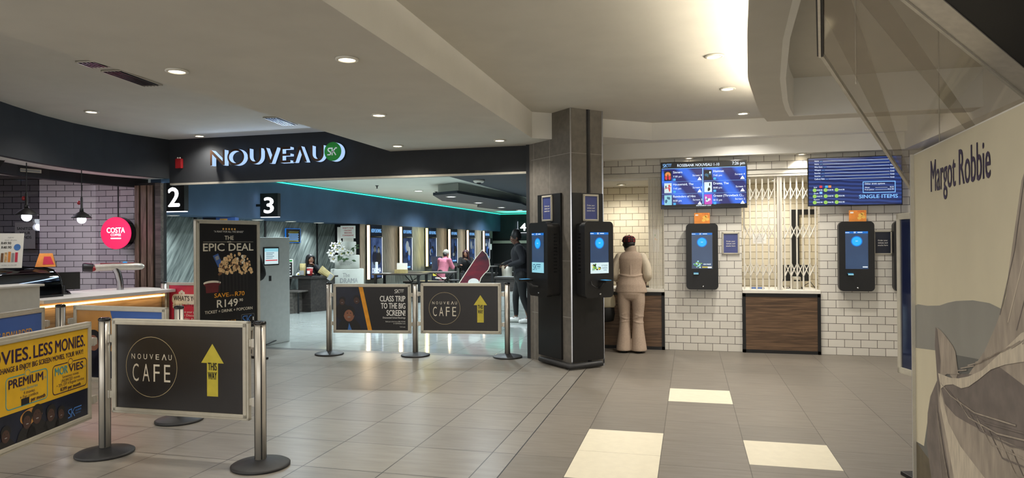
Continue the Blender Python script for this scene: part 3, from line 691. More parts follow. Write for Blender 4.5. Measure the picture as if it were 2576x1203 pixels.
def yellow_art(a, x0, x1, z0, z1, y):
    a.box(x0, x1, y, .012, z0, z1, M['print_navy']); y -= .001; zy = .535
    a.flat([(x0, zy), (x1, zy), (x1, z1), (x0, z1)], y, M['print_yellow']); y -= .001
    a.text('MOVIES.', -.085, .838, .078, M['ink_navy'], y, w=.44, al='r', bold=.035); a.text('LESS', .115, .838, .078, M['ink_navy'], y, w=.175, al='r', bold=.035); a.text('MONIES.', .455, .838, .078, M['ink_navy'], y, w=.31, al='r', bold=.035)
    a.text('THE CHANGE & ENJOY BIG SCREEN MOVIES, YOUR WAY!', .435, .785, .032, M['ink_navy'], y, w=.87, al='r', bold=.01)
    for (b0, b1, m1, m2) in ((.115, .478, 'ink_navy', 'ink_navy'), (-.30, .07, 'ink_teal', 'ink_navy')):
        a.outline(rrect(b0, b1, .558, .755, .03), .006, y, M[m1]); a.flat(ell((b0+b1)/2, .755, .03, .026), y-.0005, M['print_yellow']); a.ring((b0+b1)/2, .755, .024, .022, .004, y-.001, M[m1])
    a.text('MOR', .14, .685, .05, M['ink_teal'], y, w=.13, al='l', bold=.04); a.text('VIES', .28, .685, .05, M['ink_navy'], y, w=.155, al='l', bold=.04); a.text('CLUB', .452, .69, .014, M['ink_teal'], y, w=.03)
    a.text('Sometimes movies', .30, .655, .018, M['ink_navy'], y, w=.17); a.text('UNLIMITED movies', .30, .628, .020, M['ink_navy'], y, w=.2); a.text('+ 20% OFF 4 Regular combos', .30, .604, .02, M['ink_navy'], y, w=.29); a.text('R399 per month', .30, .572, .024, M['ink_navy'], y, w=.21, bold=.025)
    a.text('PREMIUM', -.125, .685, .052, M['ink_navy'], y, w=.30, bold=.04); a.text('CLUB', .04, .69, .014, M['ink_teal'], y, w=.03)
    a.text('Fans favourite', -.10, .655, .018, M['ink_teal'], y, w=.15); a.text('4 movies', -.10, .628, .02, M['ink_navy'], y, w=.1); a.text('+ Fan combos', -.10, .604, .02, M['ink_navy'], y, w=.16); a.text('per month', -.02, .572, .024, M['ink_navy'], y, w=.13, bold=.02); a.rect(-.17, -.10, .562, .604, y, M['ink_dark'])
    a.flat(ell(-.08, .48, .10, .05), y+.0008, M['print_tan'])
    for x, z, s_ in ((-.30, .42, .14), (-.12, .46, .15), (-.03, .475, .17), (.10, .45, .15), (.20, .43, .12)): person_blot(a, x, z, s_, y, M['skin_print_dim'], M['ink_dark'])
    sk_logo(a, .27, .375, .055, M['ink_blue'], y)
def tan_art(a, x0, x1, z0, z1, y):
    a.box(x0, x1, y, .012, z0, z1, M['print_tan']); y -= .001; xm = x0+(x1-x0)*.42
    a.flat([(xm-.02, z1), (x1, z1), (x1, z0+.12), (xm+.10, z0+.30), (xm+.03, z0+.45)], y, M['print_blue'])
    a.flat(ell(x1-.42, z1-.10, .07, .03), y-.001, M['ink_white'])
    for x, z, s_ in ((x0+.20, z0+.33, .26), (x0+.34, z0+.30, .24), (x0+.10, z0+.26, .2)): person_blot(a, x, z, s_, y-.001, M['skin_print'], M['print_navy'])
def reward_art(a, x0, x1, z0, z1, y):
    a.box(x0, x1, y, .012, z0, z1, M['print_blue']); y -= .001
    a.text('ALWAYS REWARDED', x1-.12, z1-.19, .065, M['ink_gold'], y, w=.62, al='r', bold=.035)
    a.flat([(x0, z0), (x1, z0), (x1, z0+.14), (x0, z0+.22)], y, M['print_tan'])
def red_art(a, x0, x1, z0, z1, y):
    a.box(x0, x1, y, .012, z0, z1, M['print_red']); y -= .001
    a.flat(rrect(x0+.05, x0+.66, z1-.28, z1-.13, .06), y, M['ink_cream'])
    for k in range(7): a.flat(ell(x0+.09+.035*(k % 4), z1-.285-.03*(k//4), .03, .026), y-.0005, M['ink_cream'])
    for k in range(3): a.flat(ell(x0+.19+.03*k, z1-.115+.02*(k % 2), .025, .022), y-.0005, M['ink_cream'])
    a.text("WHAT'S YOUR", x0+.08, z1-.225, .068, M['ink_dark'], y-.001, w=.5, al='l', bold=.03); a.text('VITALITY LEVEL', x0+.17, z1-.305, .035, M['ink_dark'], y-.001, w=.36, al='l')
    for i, s_ in enumerate(('Boost your points', 'Join Discovery', 'Vitality Active')): a.text(s_, x0+.18, z1-.40-i*.05, .03, M['ink_white'], y, w=.36, al='l')
    sk_logo(a, x0+.18, z0+.045, .06, M['ink_white'], y)
sign('front charcoal sign with a thin ring, pale cafe lettering and a mustard arrow', -3.555, 4.183, .012, 1.145, cafe_art, .313, 1.003)
sign('yellow price sign with dark purple lettering and a night photo strip', -4.023, 3.48, math.atan2(.97, -.25), 1.06, yellow_art)
sign('sign split into tan and blue fields behind the front charcoal arrow sign', -4.953, 5.087, -.05, 1.06, tan_art, .305, .995)
sign('blue sign with gold rewards lettering behind the yellow price sign', -5.44, 4.32, math.atan2(.97, -.25), 1.16, reward_art, .305, .995)
sign('far dark sign with a photo of children and an orange slash', -4.262, 8.72, .115, 1.115, class_art, .305, .985)
sign('far charcoal arrow sign next to the tiled pillar', -3.02, 8.865, .115, 1.115, cafe_art, .310, .998)
sign('crimson sign with a cream popcorn speech bubble near the slatted wall', -6.94, 8.445, -.03, .90, red_art, .305, 1.0)

# ------------------------------------------------------------------ popcorn deal board
t = thing('poster_stand', 'tall black popcorn deal board in a silver frame behind the front barrier signs', 'poster stand', (-5.84, 7.765, 0), math.atan2(.97, .24))
a = MB(); x0, x1, z0, z1 = -.5, .5, .38, 1.86
for o_, q, yy in ((0, .024, .022), (.02, .03, .03)):
    a.box(x0+o_, x1-o_, -yy, yy, z0+o_, z0+o_+q, M['alu_frame'], .004); a.box(x0+o_, x1-o_, -yy, yy, z1-o_-q, z1-o_, M['alu_frame'], .004); a.box(x0+o_, x0+o_+q, -yy, yy, z0+o_, z1-o_, M['alu_frame'], .004); a.box(x1-o_-q, x1-o_, -yy, yy, z0+o_, z1-o_, M['alu_frame'], .004)
a.build('frame', t)
for sx in (-.40, .40):
    a = MB(); a.box(sx-.02, sx+.02, -.012, .012, .03, .39, M['alu']); a.box(sx-.025, sx+.025, -.26, .26, 0, .03, M['black_soft'], .008); a.build('leg', t)
a = MB(); a.box(-.452, .452, -.014, .014, .428, 1.812, M['print_black']); y = -.0155
for k in range(5): a.flat(ell(-.09+.045*k, 1.745, .014, .014, 10), y, M['ink_gold'])
a.text('"A FEAST FOR ALL THE SENSES"', 0, 1.70, .022, M['ink_white'], y, w=.46); a.text('THE', 0, 1.605, .052, M['ink_cream'], y, w=.14, bold=.03)
a.rect(-.39, .39, 1.577, 1.580, y, M['ink_cream'])
for dx in (-.02, 0, .02): a.flat(ell(dx, 1.578, .008, .008, 8), y-.001, M['ink_cream'])
a.text('EPIC DEAL', 0, 1.462, .095, M['ink_cream'], y, w=.78, bold=.035)
random.seed(3)
a.flat([(-.25, 1.40), (-.17, 1.43), (-.10, 1.28), (-.17, 1.25)], y, M['print_blue']); a.flat([(-.22, 1.385), (-.17, 1.405), (-.15, 1.36), (-.20, 1.34)], y-.0004, M['ink_grey'])
for k in range(9): a.flat([(-.17+k*.055, 1.17), (-.145+k*.055, 1.17), (-.145+k*.055, .93), (-.16+k*.055, .93)], y, M['print_dark'])
for i in range(130):
    u = random.uniform(-1, 1); v_ = random.random()
    x = .10+u*.27; z = 1.16+v_*.27*math.sqrt(max(.05, 1-u*u)); r = random.uniform(.016, .028)
    pts = [(x+r*random.uniform(.6, 1.25)*math.cos(2*PI*k/9), z+r*random.uniform(.6, 1.25)*math.sin(2*PI*k/9)) for k in range(9)]
    a.flat(pts, y-.0008-i*.00001, M['popcorn'] if random.random() < .72 else M['pop_shadow'] if random.random() < .5 else M['ink_cream'])
a.flat(ell(-.26, 1.055, .13, .03), y, M['ink_cream']); a.flat(ell(-.26, 1.035, .125, .024), y-.0004, M['ink_dimred']); a.flat([(-.36, 1.03), (-.16, 1.03), (-.17, .93), (-.35, .93)], y+.0003, M['ink_dimred'])
a.text('SAVE', -.23, .865, .052, M['ink_orange'], y, w=.22, al='l', bold=.03); a.text('UP TO', .035, .868, .018, M['ink_orange'], y, w=.07); a.text('R70', .09, .865, .056, M['ink_orange'], y, w=.15, al='l', bold=.03)
a.text('R149', -.03, .735, .095, M['ink_cream'], y, w=.32, bold=.03); a.text('.90', .145, .79, .035, M['ink_cream'], y, w=.07, al='l', bold=.03)
a.text('TICKET + DRINK + POPCORN', 0, .668, .036, M['ink_cream'], y, w=.74, bold=.025)
a.text('EXCLUSIVE TO SK CLUB', -.26, .535, .022, M['ink_gold'], y, w=.36, al='l', bold=.02); a.text("JOIN NOW, IT'S FREE!", -.26, .502, .022, M['ink_gold'], y, w=.33, al='l', bold=.02); a.text('ALL SHOWS, NON THUR', -.26, .468, .015, M['ink_white'], y, w=.29, al='l')
a.flat(rrect(.19, .40, .47, .61, .012), y, M['ink_grey']); a.flat(rrect(.193, .397, .473, .607, .011), y-.0005, M['print_black']); sk_logo(a, .205, .485, .105, M['ink_blue'], y-.001, False, .1); a.rect(.375, .39, .52, .565, y-.001, M['ink_white'])
a.build('print', t)

# ------------------------------------------------------------------ self-service kiosks
def kiosk(label, x, y, rz, depth, ad, term=0, arm=.0):
    t = thing('ticket_kiosk', label, 'ticket kiosk', (x, y, .87), rz, 'ticket kiosks')
    D = depth
    a = MB(); a.prism(rrect(-.215, .215, 0, .92, .055, 6), -D, -D+.075, M['black']); a.prism(rrect(-.205, .205, .01, .91, .05, 6), -D+.075, -.0, M['black_soft'])
    hs_ = a.build('housing', t)
    if depth > .16:
        a = MB()
        for sx in (-1, 1):
            for k in range(12): a.box(min(sx*.2045, sx*.208), max(sx*.2045, sx*.208), -.09, -.045, .30+k*.042, .318+k*.042, M['black_gloss'])
        a.build('vent_slots', hs_)
    a = MB(); x0, x1, z0, z1 = -.137, .137, .295, .79; y_ = -D-.002
    a.rect(x0-.006, x1+.006, z0-.006, z1+.006, y_, M['black_gloss']); a.rect(x0, x1, z0, z1, y_-.001, M['scr_ui'])
    a.rect(x0, x1, z1-.028, z1, y_-.002, M['scr_ring2']); a.rect(x0, x0+.05, z1-.018, z1-.012, y_-.003, M['scr_text']); sk_logo(a, -.035, z1-.024, .02, M['scr_text'], y_-.003, False); a.rect(.01, .07, z1-.018, z1-.010, y_-.003, M['scr_text'])
    a.flat(ell(0, z1-.13, .070, .070), y_-.003, M['scr_ring2']); a.flat(ell(0, z1-.13, .058, .058), y_-.004, M['scr_ring']); a.text('START', 0, z1-.134, .011, M['scr_text'], y_-.005, w=.03)
    if ad == 'logo':
        a.rect(x0, x1, z0, z0+.13, y_-.003, M['scr_cyan']); sk_logo(a, x0+.025, z0+.035, .068, M['scr_ink'], y_-.004)
    elif ad == 'flower':
        a.rect(x0, x1, z0, z0+.13, y_-.003, M['scr_white']); random.seed(5)
        for k in range(26): a.flat(ell(x0+.09+random.gauss(0, .035), z0+.045+abs(random.gauss(0, .03)), random.uniform(.006, .016), random.uniform(.006, .018), 9), y_-.004-k*.00003, M[random.choice(('scr_green', 'scr_lime', 'scr_dark', 'scr_yellow', 'scr_white', 'scr_green'))])
        a.text('IN THE BOX', .075, z0+.085, .018, M['scr_ink'], y_-.004, w=.09); a.text('GARDEN', .075, z0+.055, .018, M['scr_ink'], y_-.004, w=.08); a.text('TIME', .08, z0+.03, .014, M['scr_ink'], y_-.004, w=.05)
    elif ad == 'green':
        random.seed(6)
        for k in range(22): a.flat(ell(x0+.08+random.gauss(0, .028), z0+.05+random.gauss(0, .018), random.uniform(.006, .014), random.uniform(.006, .012), 9), y_-.004-k*.00003, M[random.choice(('scr_green', 'scr_white', 'scr_lime', 'scr_cyan'))])
        a.text('BOX MAGIC', .07, z0+.05, .018, M['scr_text'], y_-.004, w=.10, bold=.03); a.rect(.0, .13, z0+.012, z0+.026, y_-.004, M['scr_yellow']); a.rect(.075, .125, z0+.006, z0+.024, y_-.005, M['scr_text'])
    else: a.rect(.07, .13, z0+.02, z0+.032, y_-.004, M['scr_text'])
    a.build('screen', t)
    a = MB()
    if arm: a.tube([(0, -D, .12), (-.03 if term < 0 else .01, -D-arm*.6, .13), (term, -D-arm, .185)], .014, M['black']); a.box(term-.045, term+.045, -D-arm-.10, -D-arm+.06, .185, .215, M['black'], .006); a.box(term-.036, term+.036, -D-arm-.095, -D-arm+.02, .2155, .218, M['scr_sky']); a.tube([(-.13, -D, .20), (-.15, -D-.05, .16), (-.08, -D-.05, .12), (-.02, -D, .13)], .006, M['black_soft'])
    else: a.box(-.12, -.045, -D-.05, -D, .205, .235, M['black'], .005); a.box(-.115, -.05, -D-.046, -D-.01, .2352, .238, M['scr_sky']); a.box(-.115, -.05, -D-.052, -D-.049, .215, .23, M['scr_cyan'])
    a.build('card_reader', t)
    a = MB(); a.lathe([(0, 0), (.012, 0), (.012, .006), (0, .006)], M['steel'], n=14); a.xf(Matrix.Translation((0.01, -D, .045)) @ Matrix.Rotation(PI/2, 4, 'X')); a.build('lock', hs_)
    return t
def face(a_, off): return tuple(PC+RD*a_-LD*off)
pk = face(.253, .03); kiosk('black kiosk on the pillar face towards the counters, flowers on its screen', pk[0]+.0, pk[1], PI/4, .19, 'flower', .03, .05)
q = PC+LD*.41-RD*.03; kiosk('black kiosk on the pillar face towards the foyer, pale logo on its screen', q.x, q.y, -PI/4, .19, 'logo', -.10, .10)
kiosk('black kiosk on the tiled wall under the film times screen', .164, 10.05, 0, .13, 'green')
kiosk('black kiosk on the tiled wall under the snack menu screen', 2.128, 10.05, 0, .15, 'none')
kiosk('black kiosk almost hidden behind the leaning glossy poster sign', 2.79, 10.05, 0, .14, 'none')
def backing(label, pts, z0, z1):
    P = [Vector(p) for p in pts]; c_ = sum(P, Vector((0, 0)))/4; ex = P[0]-P[3] if (P[0]-P[3]).length > .1 else P[0]-P[1]; ex = ex if ex.x > 0 else -ex
    a = MB(); a.box(-ex.length/2, ex.length/2, -.015, .014, 0, z1-z0, M['black'], .003); tag(a.build('backing_panel', None, (c_.x, c_.y, z0), math.atan2(ex.y, ex.x)), label, 'panel', 'pillar backing panels')
backing('tall black panel behind the kiosk on the counter side of the pillar', [pw(.0, 0), pw(.0, -.03), pw(.455, -.03), pw(.455, 0)], .09, 2.145)
backing('tall black panel behind the kiosk on the foyer side of the pillar', [pw(0, .19), pw(0, .71), pw(-.03, .71), pw(-.03, .19)], .09, 2.155)
def notice(label, x, y, z, rz, w_=.21, h_=.315, pr='print_frame_blue'):
    t = thing('framed_notice', label, 'framed notice', (x, y, z), rz, 'framed notices')
    a = MB()
    for o_, q, d in ((0, .012, .016), (.010, .014, .022)):
        for (x0, x1, z0, z1) in ((-w_/2+o_, w_/2-o_, o_, o_+q), (-w_/2+o_, w_/2-o_, h_-o_-q, h_-o_), (-w_/2+o_, -w_/2+o_+q, o_, h_-o_), (w_/2-o_-q, w_/2-o_, o_, h_-o_)): a.box(x0, x1, -d, -.001, z0, z1, M['alu_frame'], .002)
    a.build('frame', t)
    a = MB(); a.box(-w_/2+.02, w_/2-.02, -.01, -.002, .02, h_-.02, M[pr])
    for i, s_ in enumerate(('Order your', 'tickets and', 'snacks here')): a.text(s_, 0, h_*.56-i*.032, .019, M['ink_white'], -.011, w=(.118, .116, .122)[i], bold=.02)
    a.build('print', t); return t
pk = face(.238, .03); notice('silver framed blue notice above the kiosk on the counter side of the pillar', pk[0]+.02, pk[1]+.02, 1.80, PI/4, .235, .33)
q = PC+LD*.47-RD*.03; notice('silver framed blue notice above the kiosk on the foyer side of the pillar', q.x, q.y, 1.81, -PI/4, .235, .33)
notice('silver framed blue notice between the film times kiosk and folding gate', .552, 10.05, 1.355, 0, .235, .315)
notice('silver framed dark notice beside the kiosk under the snack menu', 2.475, 10.05, 1.345, 0, .235, .33, 'print_navy')
def ad_card(label, x, z, y):
    t = MB(); t.box(-.105, .105, -.10, -.096, 0, .15, M['orange_card']); t.box(-.105, .105, -.096, -.03, 0, .004, M['orange_card'])
    for cx_, cz_, r in ((.035, .085, .028), (.07, .06, .026), (.02, .045, .024), (.06, .105, .02)): t.flat(ell(cx_, cz_, r, r*.8, 16), -.1005, M['coin'])
    t.rect(-.09, -.05, .11, .13, -.1005, M['ink_white']); t.text('COINS', .04, .125, .014, M['ink_red'], -.1007, w=.08)
    o = t.build('promo_card', None, (x, y, z)); tag(o, label, 'promo card', 'orange promo cards')
ad_card('orange promo card on the kiosk below the film times screen', .168, 1.79, 10.04); ad_card('orange promo card on the kiosk below the snack menu screen', 2.15, 1.79, 10.03)

# ------------------------------------------------------------------ wall screens
def screen_body(t, w_, h_):
    a = MB(); a.box(-w_/2, w_/2, -.045, -.005, 0, h_, M['black_gloss'], .006); a.box(-w_/4, w_/4, -.005, .06, h_*.2, h_*.8, M['black']); hs_ = a.build('housing', t)
    for sx in (-.2, .2):
        a = MB(); a.box(sx-.02, sx+.02, .0, .085, h_*.1, h_*.9, M['black_soft']); a.build('bracket', hs_)
def film_screen():
    w_, h_ = 1.155, .66
    t = thing('wall_screen', 'blue film times screen with a clock reading in its corner', 'screen', (.19, 9.955, 2.0))
    screen_body(t, w_, h_)
    a = MB(); X = lambda u: -w_/2+.012+u*(w_-.024)
    Zf = lambda v: h_-.012-v*(h_-.030)
    y = -.0465; a.rect(X(0), X(1), Zf(1), Zf(0), y, M['scr_dark']); a.rect(X(.0), X(1), Zf(.93), Zf(.125), y-.0005, M['scr_film']); y -= .0012
    a.rect(X(0), X(.99), Zf(.135), Zf(.125), y, M['scr_lightblue']); a.rect(X(.488), X(.498), Zf(.93), Zf(.125), y, M['scr_lightblue'])
    for v in (.42, .69): a.rect(X(.0), X(1), Zf(v+.004), Zf(v), y, M['scr_lightblue'])
    sk_logo(a, X(.015), Zf(.095), .045, M['scr_lightblue'], y)
    a.text('ROSEBANK NOUVEAU 1-10', X(.19), Zf(.092), .037, M['scr_text'], y, w=.565, al='l', bold=.012); a.text('7:26 pm', X(.985), Zf(.085), .042, M['scr_text'], y, w=.165, al='r', bold=.01)
    rows = (('Sinners', '7:30 pm', 'Screen 8', 'Hamnet', '7:45 pm', 'Screen 4'), ('Housemaid, The', '7:45 pm', 'Screen 5', 'Drama, The', '8:00 pm', 'Screen 1'), ('Reminders of Him', '8:00 pm', 'Screen 3', 'Grease (Throwback Ci...', '8:15 pm', 'Screen 2'))
    wid = ((.125, .125, .125, .14, .12, .13), (.275, .115, .125, .20, .12, .12), (.30, .12, .125, .40, .12, .13))
    cols = (('scr_orange', 'scr_dark'), ('scr_white', 'scr_red'), ('scr_cyan', 'scr_ink')), (('scr_dark', 'scr_ink'), ('scr_white', 'scr_dark'), ('scr_mag', 'scr_white'))
    random.seed(9)
    for i, r in enumerate(rows):
        v = .16+i*.27
        for k, (u0, off) in enumerate(((.03, 0), (.51, 3))):
            bx0, bx1 = X(u0), X(u0+.09); bz1, bz0 = Zf(v+.02), Zf(v+.24); c1, c2 = cols[k][i]
            a.rect(bx0, bx1, bz0, bz1, y, M[c1])
            if (k, i) == (0, 0): a.rect(bx0, bx1, bz0, bz1, y-.0002, M['scr_dark']); a.flat(ell((bx0+bx1)/2, bz0+.085, .04, .04), y-.0004, M['scr_orange']); a.flat(ell((bx0+bx1)/2-.022, bz0+.045, .02, .03), y-.0006, M['scr_red']); a.flat(ell((bx0+bx1)/2+.022, bz0+.045, .02, .03), y-.0006, M['scr_red']); a.rect((bx0+bx1)/2-.006, (bx0+bx1)/2+.006, bz0+.02, bz0+.09, y-.0008, M['scr_dark'])
            else:
                for q_ in range(5): a.flat(ell(random.uniform(bx0+.02, bx1-.02), random.uniform(bz0+.03, bz1-.03), random.uniform(.008, .018), random.uniform(.012, .028), 10), y-.0004-q_*.0001, M[c2 if q_ % 2 == 0 else random.choice(('scr_white', 'scr_dark', 'scr_ink'))])
                if (k, i) == (0, 1): a.stroke([(bx0+.01, bz0+.06), (bx1-.01, bz0+.09)], .01, y-.001, M['scr_red'])
                if (k, i) == (1, 2): a.outline(rrect(bx0, bx1, bz0, bz1, .004), .012, y-.001, M['scr_mag'])
            tx = X(u0+.108); a.text(r[off], tx, Zf(v+.075), .030, M['scr_text'], y, w=wid[i][off]*1.0, al='l', bold=.012)
            a.text(r[off+1], tx, Zf(v+.165), .024, M['scr_text'], y, w=wid[i][off+1]*.95, al='l'); a.rect(tx, tx+.035, Zf(v+.24), Zf(v+.19), y, M['scr_sky'])
            sx = X(.483 if k == 0 else .985); a.text(r[off+2], sx, Zf(v+.15), .024, M['scr_text'], y, w=wid[i][off+2], al='r'); a.flat([(sx-.062, Zf(v+.24)), (sx-.002, Zf(v+.24)), (sx-.032, Zf(v+.165))], y, M['scr_text'])
    a.text('sterkinekor.com', 0, Zf(.975), .022, M['scr_text'], y, w=.2, bold=.01)
    a.build('display', t)
film_screen()
def menu_screen():
    w_, h_ = 1.145, .65
    t = thing('wall_screen', 'dark blue snack menu screen with single items lettering', 'screen', (2.11, 9.955, 2.0)); screen_body(t, w_, h_)
    a = MB(); a.rect(-w_/2+.012, w_/2-.012, .014, h_-.012, -.0465, M['scr_menu']); y = -.0475; L = -w_/2+.085; Rr_ = w_/2-.13
    for i, (s_, wd, pr) in enumerate((('Astros', .055, 'R32'), ('Astros', .055, 'R34'), ('Wine Gums', .10, 'R36'), ('Whispers', .08, 'R40'), ('Smarties', .075, 'R40'), ('Smarties', .075, 'R40'), ('Cadbury Slabs', .125, 'R40'))):
        z = h_-.055-i*.040; a.text(s_, L, z, .019, M['scr_text'], y, w=wd, al='l', bold=.012); a.text('sml', L+wd+.012, z, .012, M['scr_lightblue'], y, w=.03, al='l'); a.rect(L+wd+.05, Rr_-.02, z+.004, z+.0075, y, M['scr_text'])
        if i > 1: a.text(pr, Rr_+.035, z, .018, M['scr_text'], y, w=.045, al='r')
    for i, s_ in enumerate(('Soda', 'Slush', 'Popcorn')):
        z = .215-i*.082; a.text(s_, L-.01, z+.032, .016, M['scr_text'], y, w=.04+.015*i, al='l', bold=.012)
        for k in range(3):
            cx_ = L+.0+k*.135; a.flat(ell(cx_, z, .024, .024), y, M['scr_lime']); a.text(('S', 'M', 'L')[k], cx_, z-.006, .012, M['scr_green'], y-.0005); a.text((('R28.90', 'R38.90', 'R44.90'), ('R40.90', 'R48.90', 'R54.90'), ('R42.90', 'R46.90', 'R52.90'))[i][k], cx_+.028, z-.008, .018, M['scr_text'], y, w=.068, al='l', bold=.012)
    for x, m_ in ((.06, 'scr_red'), (.13, 'scr_sky'), (.17, 'scr_orange')): a.rect(L+x, L+x+.035, .245, .275, y, M[m_])
    a.rect(L+.06, L+.095, .165, .195, y, M['scr_lightblue'])
    a.outline(rrect(.10, .49, .165, .315, .004), .009, y, M['scr_lightblue'])
    a.text('Other drink options', .125, .275, .02, M['scr_text'], y, w=.24, al='l', bold=.01)
    for i, (s_, p_) in enumerate((('Water', 'R22'), ('Fruit Juices', 'R32.90'))): a.text(s_, .125, .228-.028*i, .017, M['scr_text'], y, w=(.06, .11)[i], al='l'); a.rect(.25, .395, .231-.028*i, .2335-.028*i, y, M['scr_text']); a.text(p_, .47, .228-.028*i, .017, M['scr_text'], y, w=(.045, .07)[i], al='r')
    a.text('SINGLE ITEMS', .515, .095, .046, M['scr_lightblue'], y, w=.46, al='r', bold=.035)
    a.build('display', t)
menu_screen()
t = thing('wall_screen', 'second menu screen mostly hidden by the clear canopy, beside single items screen', 'screen', (2.935, 9.955-.6, 2.0), -PI/2)
screen_body(t, 1.1, .65); a = MB(); a.rect(-.54, .54, .014, .638, -.0465, M['scr_menu'])
for i in range(6): a.rect(-.4, .3, .58-i*.06, .585-i*.06, -.0475, M['scr_text'])
a.flat(ell(.1, .2, .12, .08), -.0475, M['scr_lightblue']); a.build('display', t)
# ------------------------------------------------------------------ service counters and gates
def counter(label, x0, x1):
    t = thing('service_counter', label, 'counter', ((x0+x1)/2, 10.05, 0), 0, 'service counters'); h = (x1-x0)/2
    a = MB(); a.box(-h+.035, h-.035, -.03, .02, .04, .78, M['wood_brown']); a.build('front_panel', t)
    a = MB()
    for b in ((-h, -h+.04, .0, .82), (h-.04, h, .0, .82), (-h, h, .0, .045), (-h, h, .775, .82)): a.box(b[0], b[1], -.04, .03, b[2], b[3], M['black_soft'])
    a.build('edge_frame', t)
    a = MB(); a.box(-h, h, -.05, .62, .822, .868, M['white'], .005); a.build('worktop', t)
counter('walnut fronted white counter where the person in beige stands', -1.40, -.355)
counter('walnut fronted white counter under the folding gate', .702, 1.703)
def gate(label, x0, x1, bars, mull):
    t = thing('security_gate', label, 'security gate', (0, 10.10, .87)); H = 1.60
    a = MB(); a.box(x0, x1, -.035, .035, H, H+.06, M['white_metal']); a.box(x0, x1, -.05, .03, H-.035, H-.012, M['white_metal']); a.build('top_rail', t)
    for x in mull:
        a = MB(); a.box(x-.032, x+.032, -.03, .03, 0, H-.01, M['white_metal'], .004); a.box(x-.008, x+.008, -.034, .03, .0, H-.01, M['alu']); a.build('upright', t)
    for g in bars:
        for x in g:
            a = MB(); a.box(x-.009, x+.009, -.012, .012, .0, H-.02, M['white_metal']); a.build('bar', t)
        for z in (.28, .80, 1.33):
            a = MB()
            for xa, xb in zip(g, g[1:]):
                for (p, q_) in ((-.09, .09), (.09, -.09)):
                    a.tube([(xa, -.016 if p < 0 else .016, z+p), (xb, -.016 if p < 0 else .016, z+q_)], (.011, .004), M['white_metal'], 6)
            a.build('lattice', t)
g1 = [.735+i*.081 for i in range(6)]; g2 = [1.265+i*.079 for i in range(6)]
gate('white folding scissor gate drawn across the service window', .70, 1.705, (g1, g2), (1.20,))
t = thing('security_gate', 'white folding gate pushed together beside the open service window', 'security gate', (0, 10.10, .87))
a = MB(); a.box(-1.40, -.353, -.035, .035, 1.60, 1.66, M['white_metal']); a.build('top_rail', t)
for i in range(9):
    a = MB(); x = -.565+i*.0235; a.box(x-.0085, x+.0085, -.02-.008*(i % 2), .02, 0, 1.59, M['white_metal'], .002); a.build('bar', t)
a = MB(); a.box(-.362, -.354, -.05, .05, 0, 1.64, M['white_metal']); a.build('upright', t)
def mk(name, label, cat, fn, loc, rz=0., group=None):
    a = MB(); fn(a); o = a.build(name, None, loc, rz); return tag(o, label, cat, group)
t = thing('computer_monitor', 'black monitor on the counter behind the folding gate', 'monitor', (1.46, 10.5, .868))
a = MB(); a.box(-.17, .17, -.02, .015, .10, .33, M['black'], .006); a.build('housing', t)
a = MB(); a.lathe([(.09, 0), (.09, .012), (.02, .02), (.018, .14)], M['black_soft']); a.build('stand', t)
t = thing('receipt_printer', 'grey receipt printer behind the folding gate', 'printer', (1.44, 10.32, .868))
a = MB(); a.box(-.055, .055, -.06, .06, 0, .17, M['alu_frame'], .012); a.build('housing', t); a = MB(); a.box(-.04, .04, -.063, -.05, .11, .13, M['black']); a.build('paper_slot', t)
def f_(a): a.tube([(0, 0, .0), (.04, -.03, .06), (.12, .02, .10), (.17, 0, .02), (.2, .05, .006)], .005, M['black'])
mk('power_cable', 'black cable looping on the counter right of the grey receipt printer', 'cable', f_, (1.50, 10.25, .868))
def f_(a): a.tube([(0, 0, .2), (-.05, -.02, .06), (-.02, -.03, .01), (.05, 0, .006)], .005, M['black'])
mk('power_cable', 'black cable hanging beside the monitor behind the gate', 'cable', f_, (1.30, 10.36, .868))
def f_(a): a.box(-.09, .09, -.07, .07, 0, .018, M['print_blue'], .004)
mk('card_tray', 'flat blue tray lying on the counter inside the gate', 'tray', f_, (.92, 10.3, .868))
def f_(a):
    a.box(-.10, .10, -.002, 0, 0, .16, M['paper'])
    for i in range(5): a.rect(-.08, .05+.02*(i % 2), .03+i*.025, .036+i*.025, -.003, M['ink_grey'])
mk('wall_notice', 'sheet of paper taped to the booth wall behind the folding gate', 'notice', f_, (1.05, 11.298, 1.50))
mk('wall_notice', 'paper sheet with a green and orange chart in the open booth', 'notice', lambda a: (a.box(-.05, .05, -.002, 0, 0, .36, M['paper']), a.flat([(-.03, .25), (.01, .25), (-.03, .31)], -.003, M['sign_green']), a.flat([(-.03, .19), (.03, .19), (-.03, .24)], -.003, M['ink_orange'])), (-.53, 11.298, 1.38))
t = thing('computer_monitor', 'dark monitor edge beside the folded gate in the open booth', 'monitor', (-.66, 10.46, .868), 1.2)
a = MB(); a.box(-.15, .15, -.02, .012, .08, .40, M['black'], .006); a.build('housing', t); a = MB(); a.lathe([(.08, 0), (.08, .012), (.02, .02), (.018, .12)], M['black_soft']); a.build('stand', t)
mk('paper_slip', 'white papers lying on the counter in front of the person in beige', 'paper', lambda a: (a.box(-.10, .10, -.07, .07, 0, .006, M['paper']), a.box(-.05, .09, -.05, .08, .006, .012, M['paper'])), (-1.02, 10.16, .868), .2)
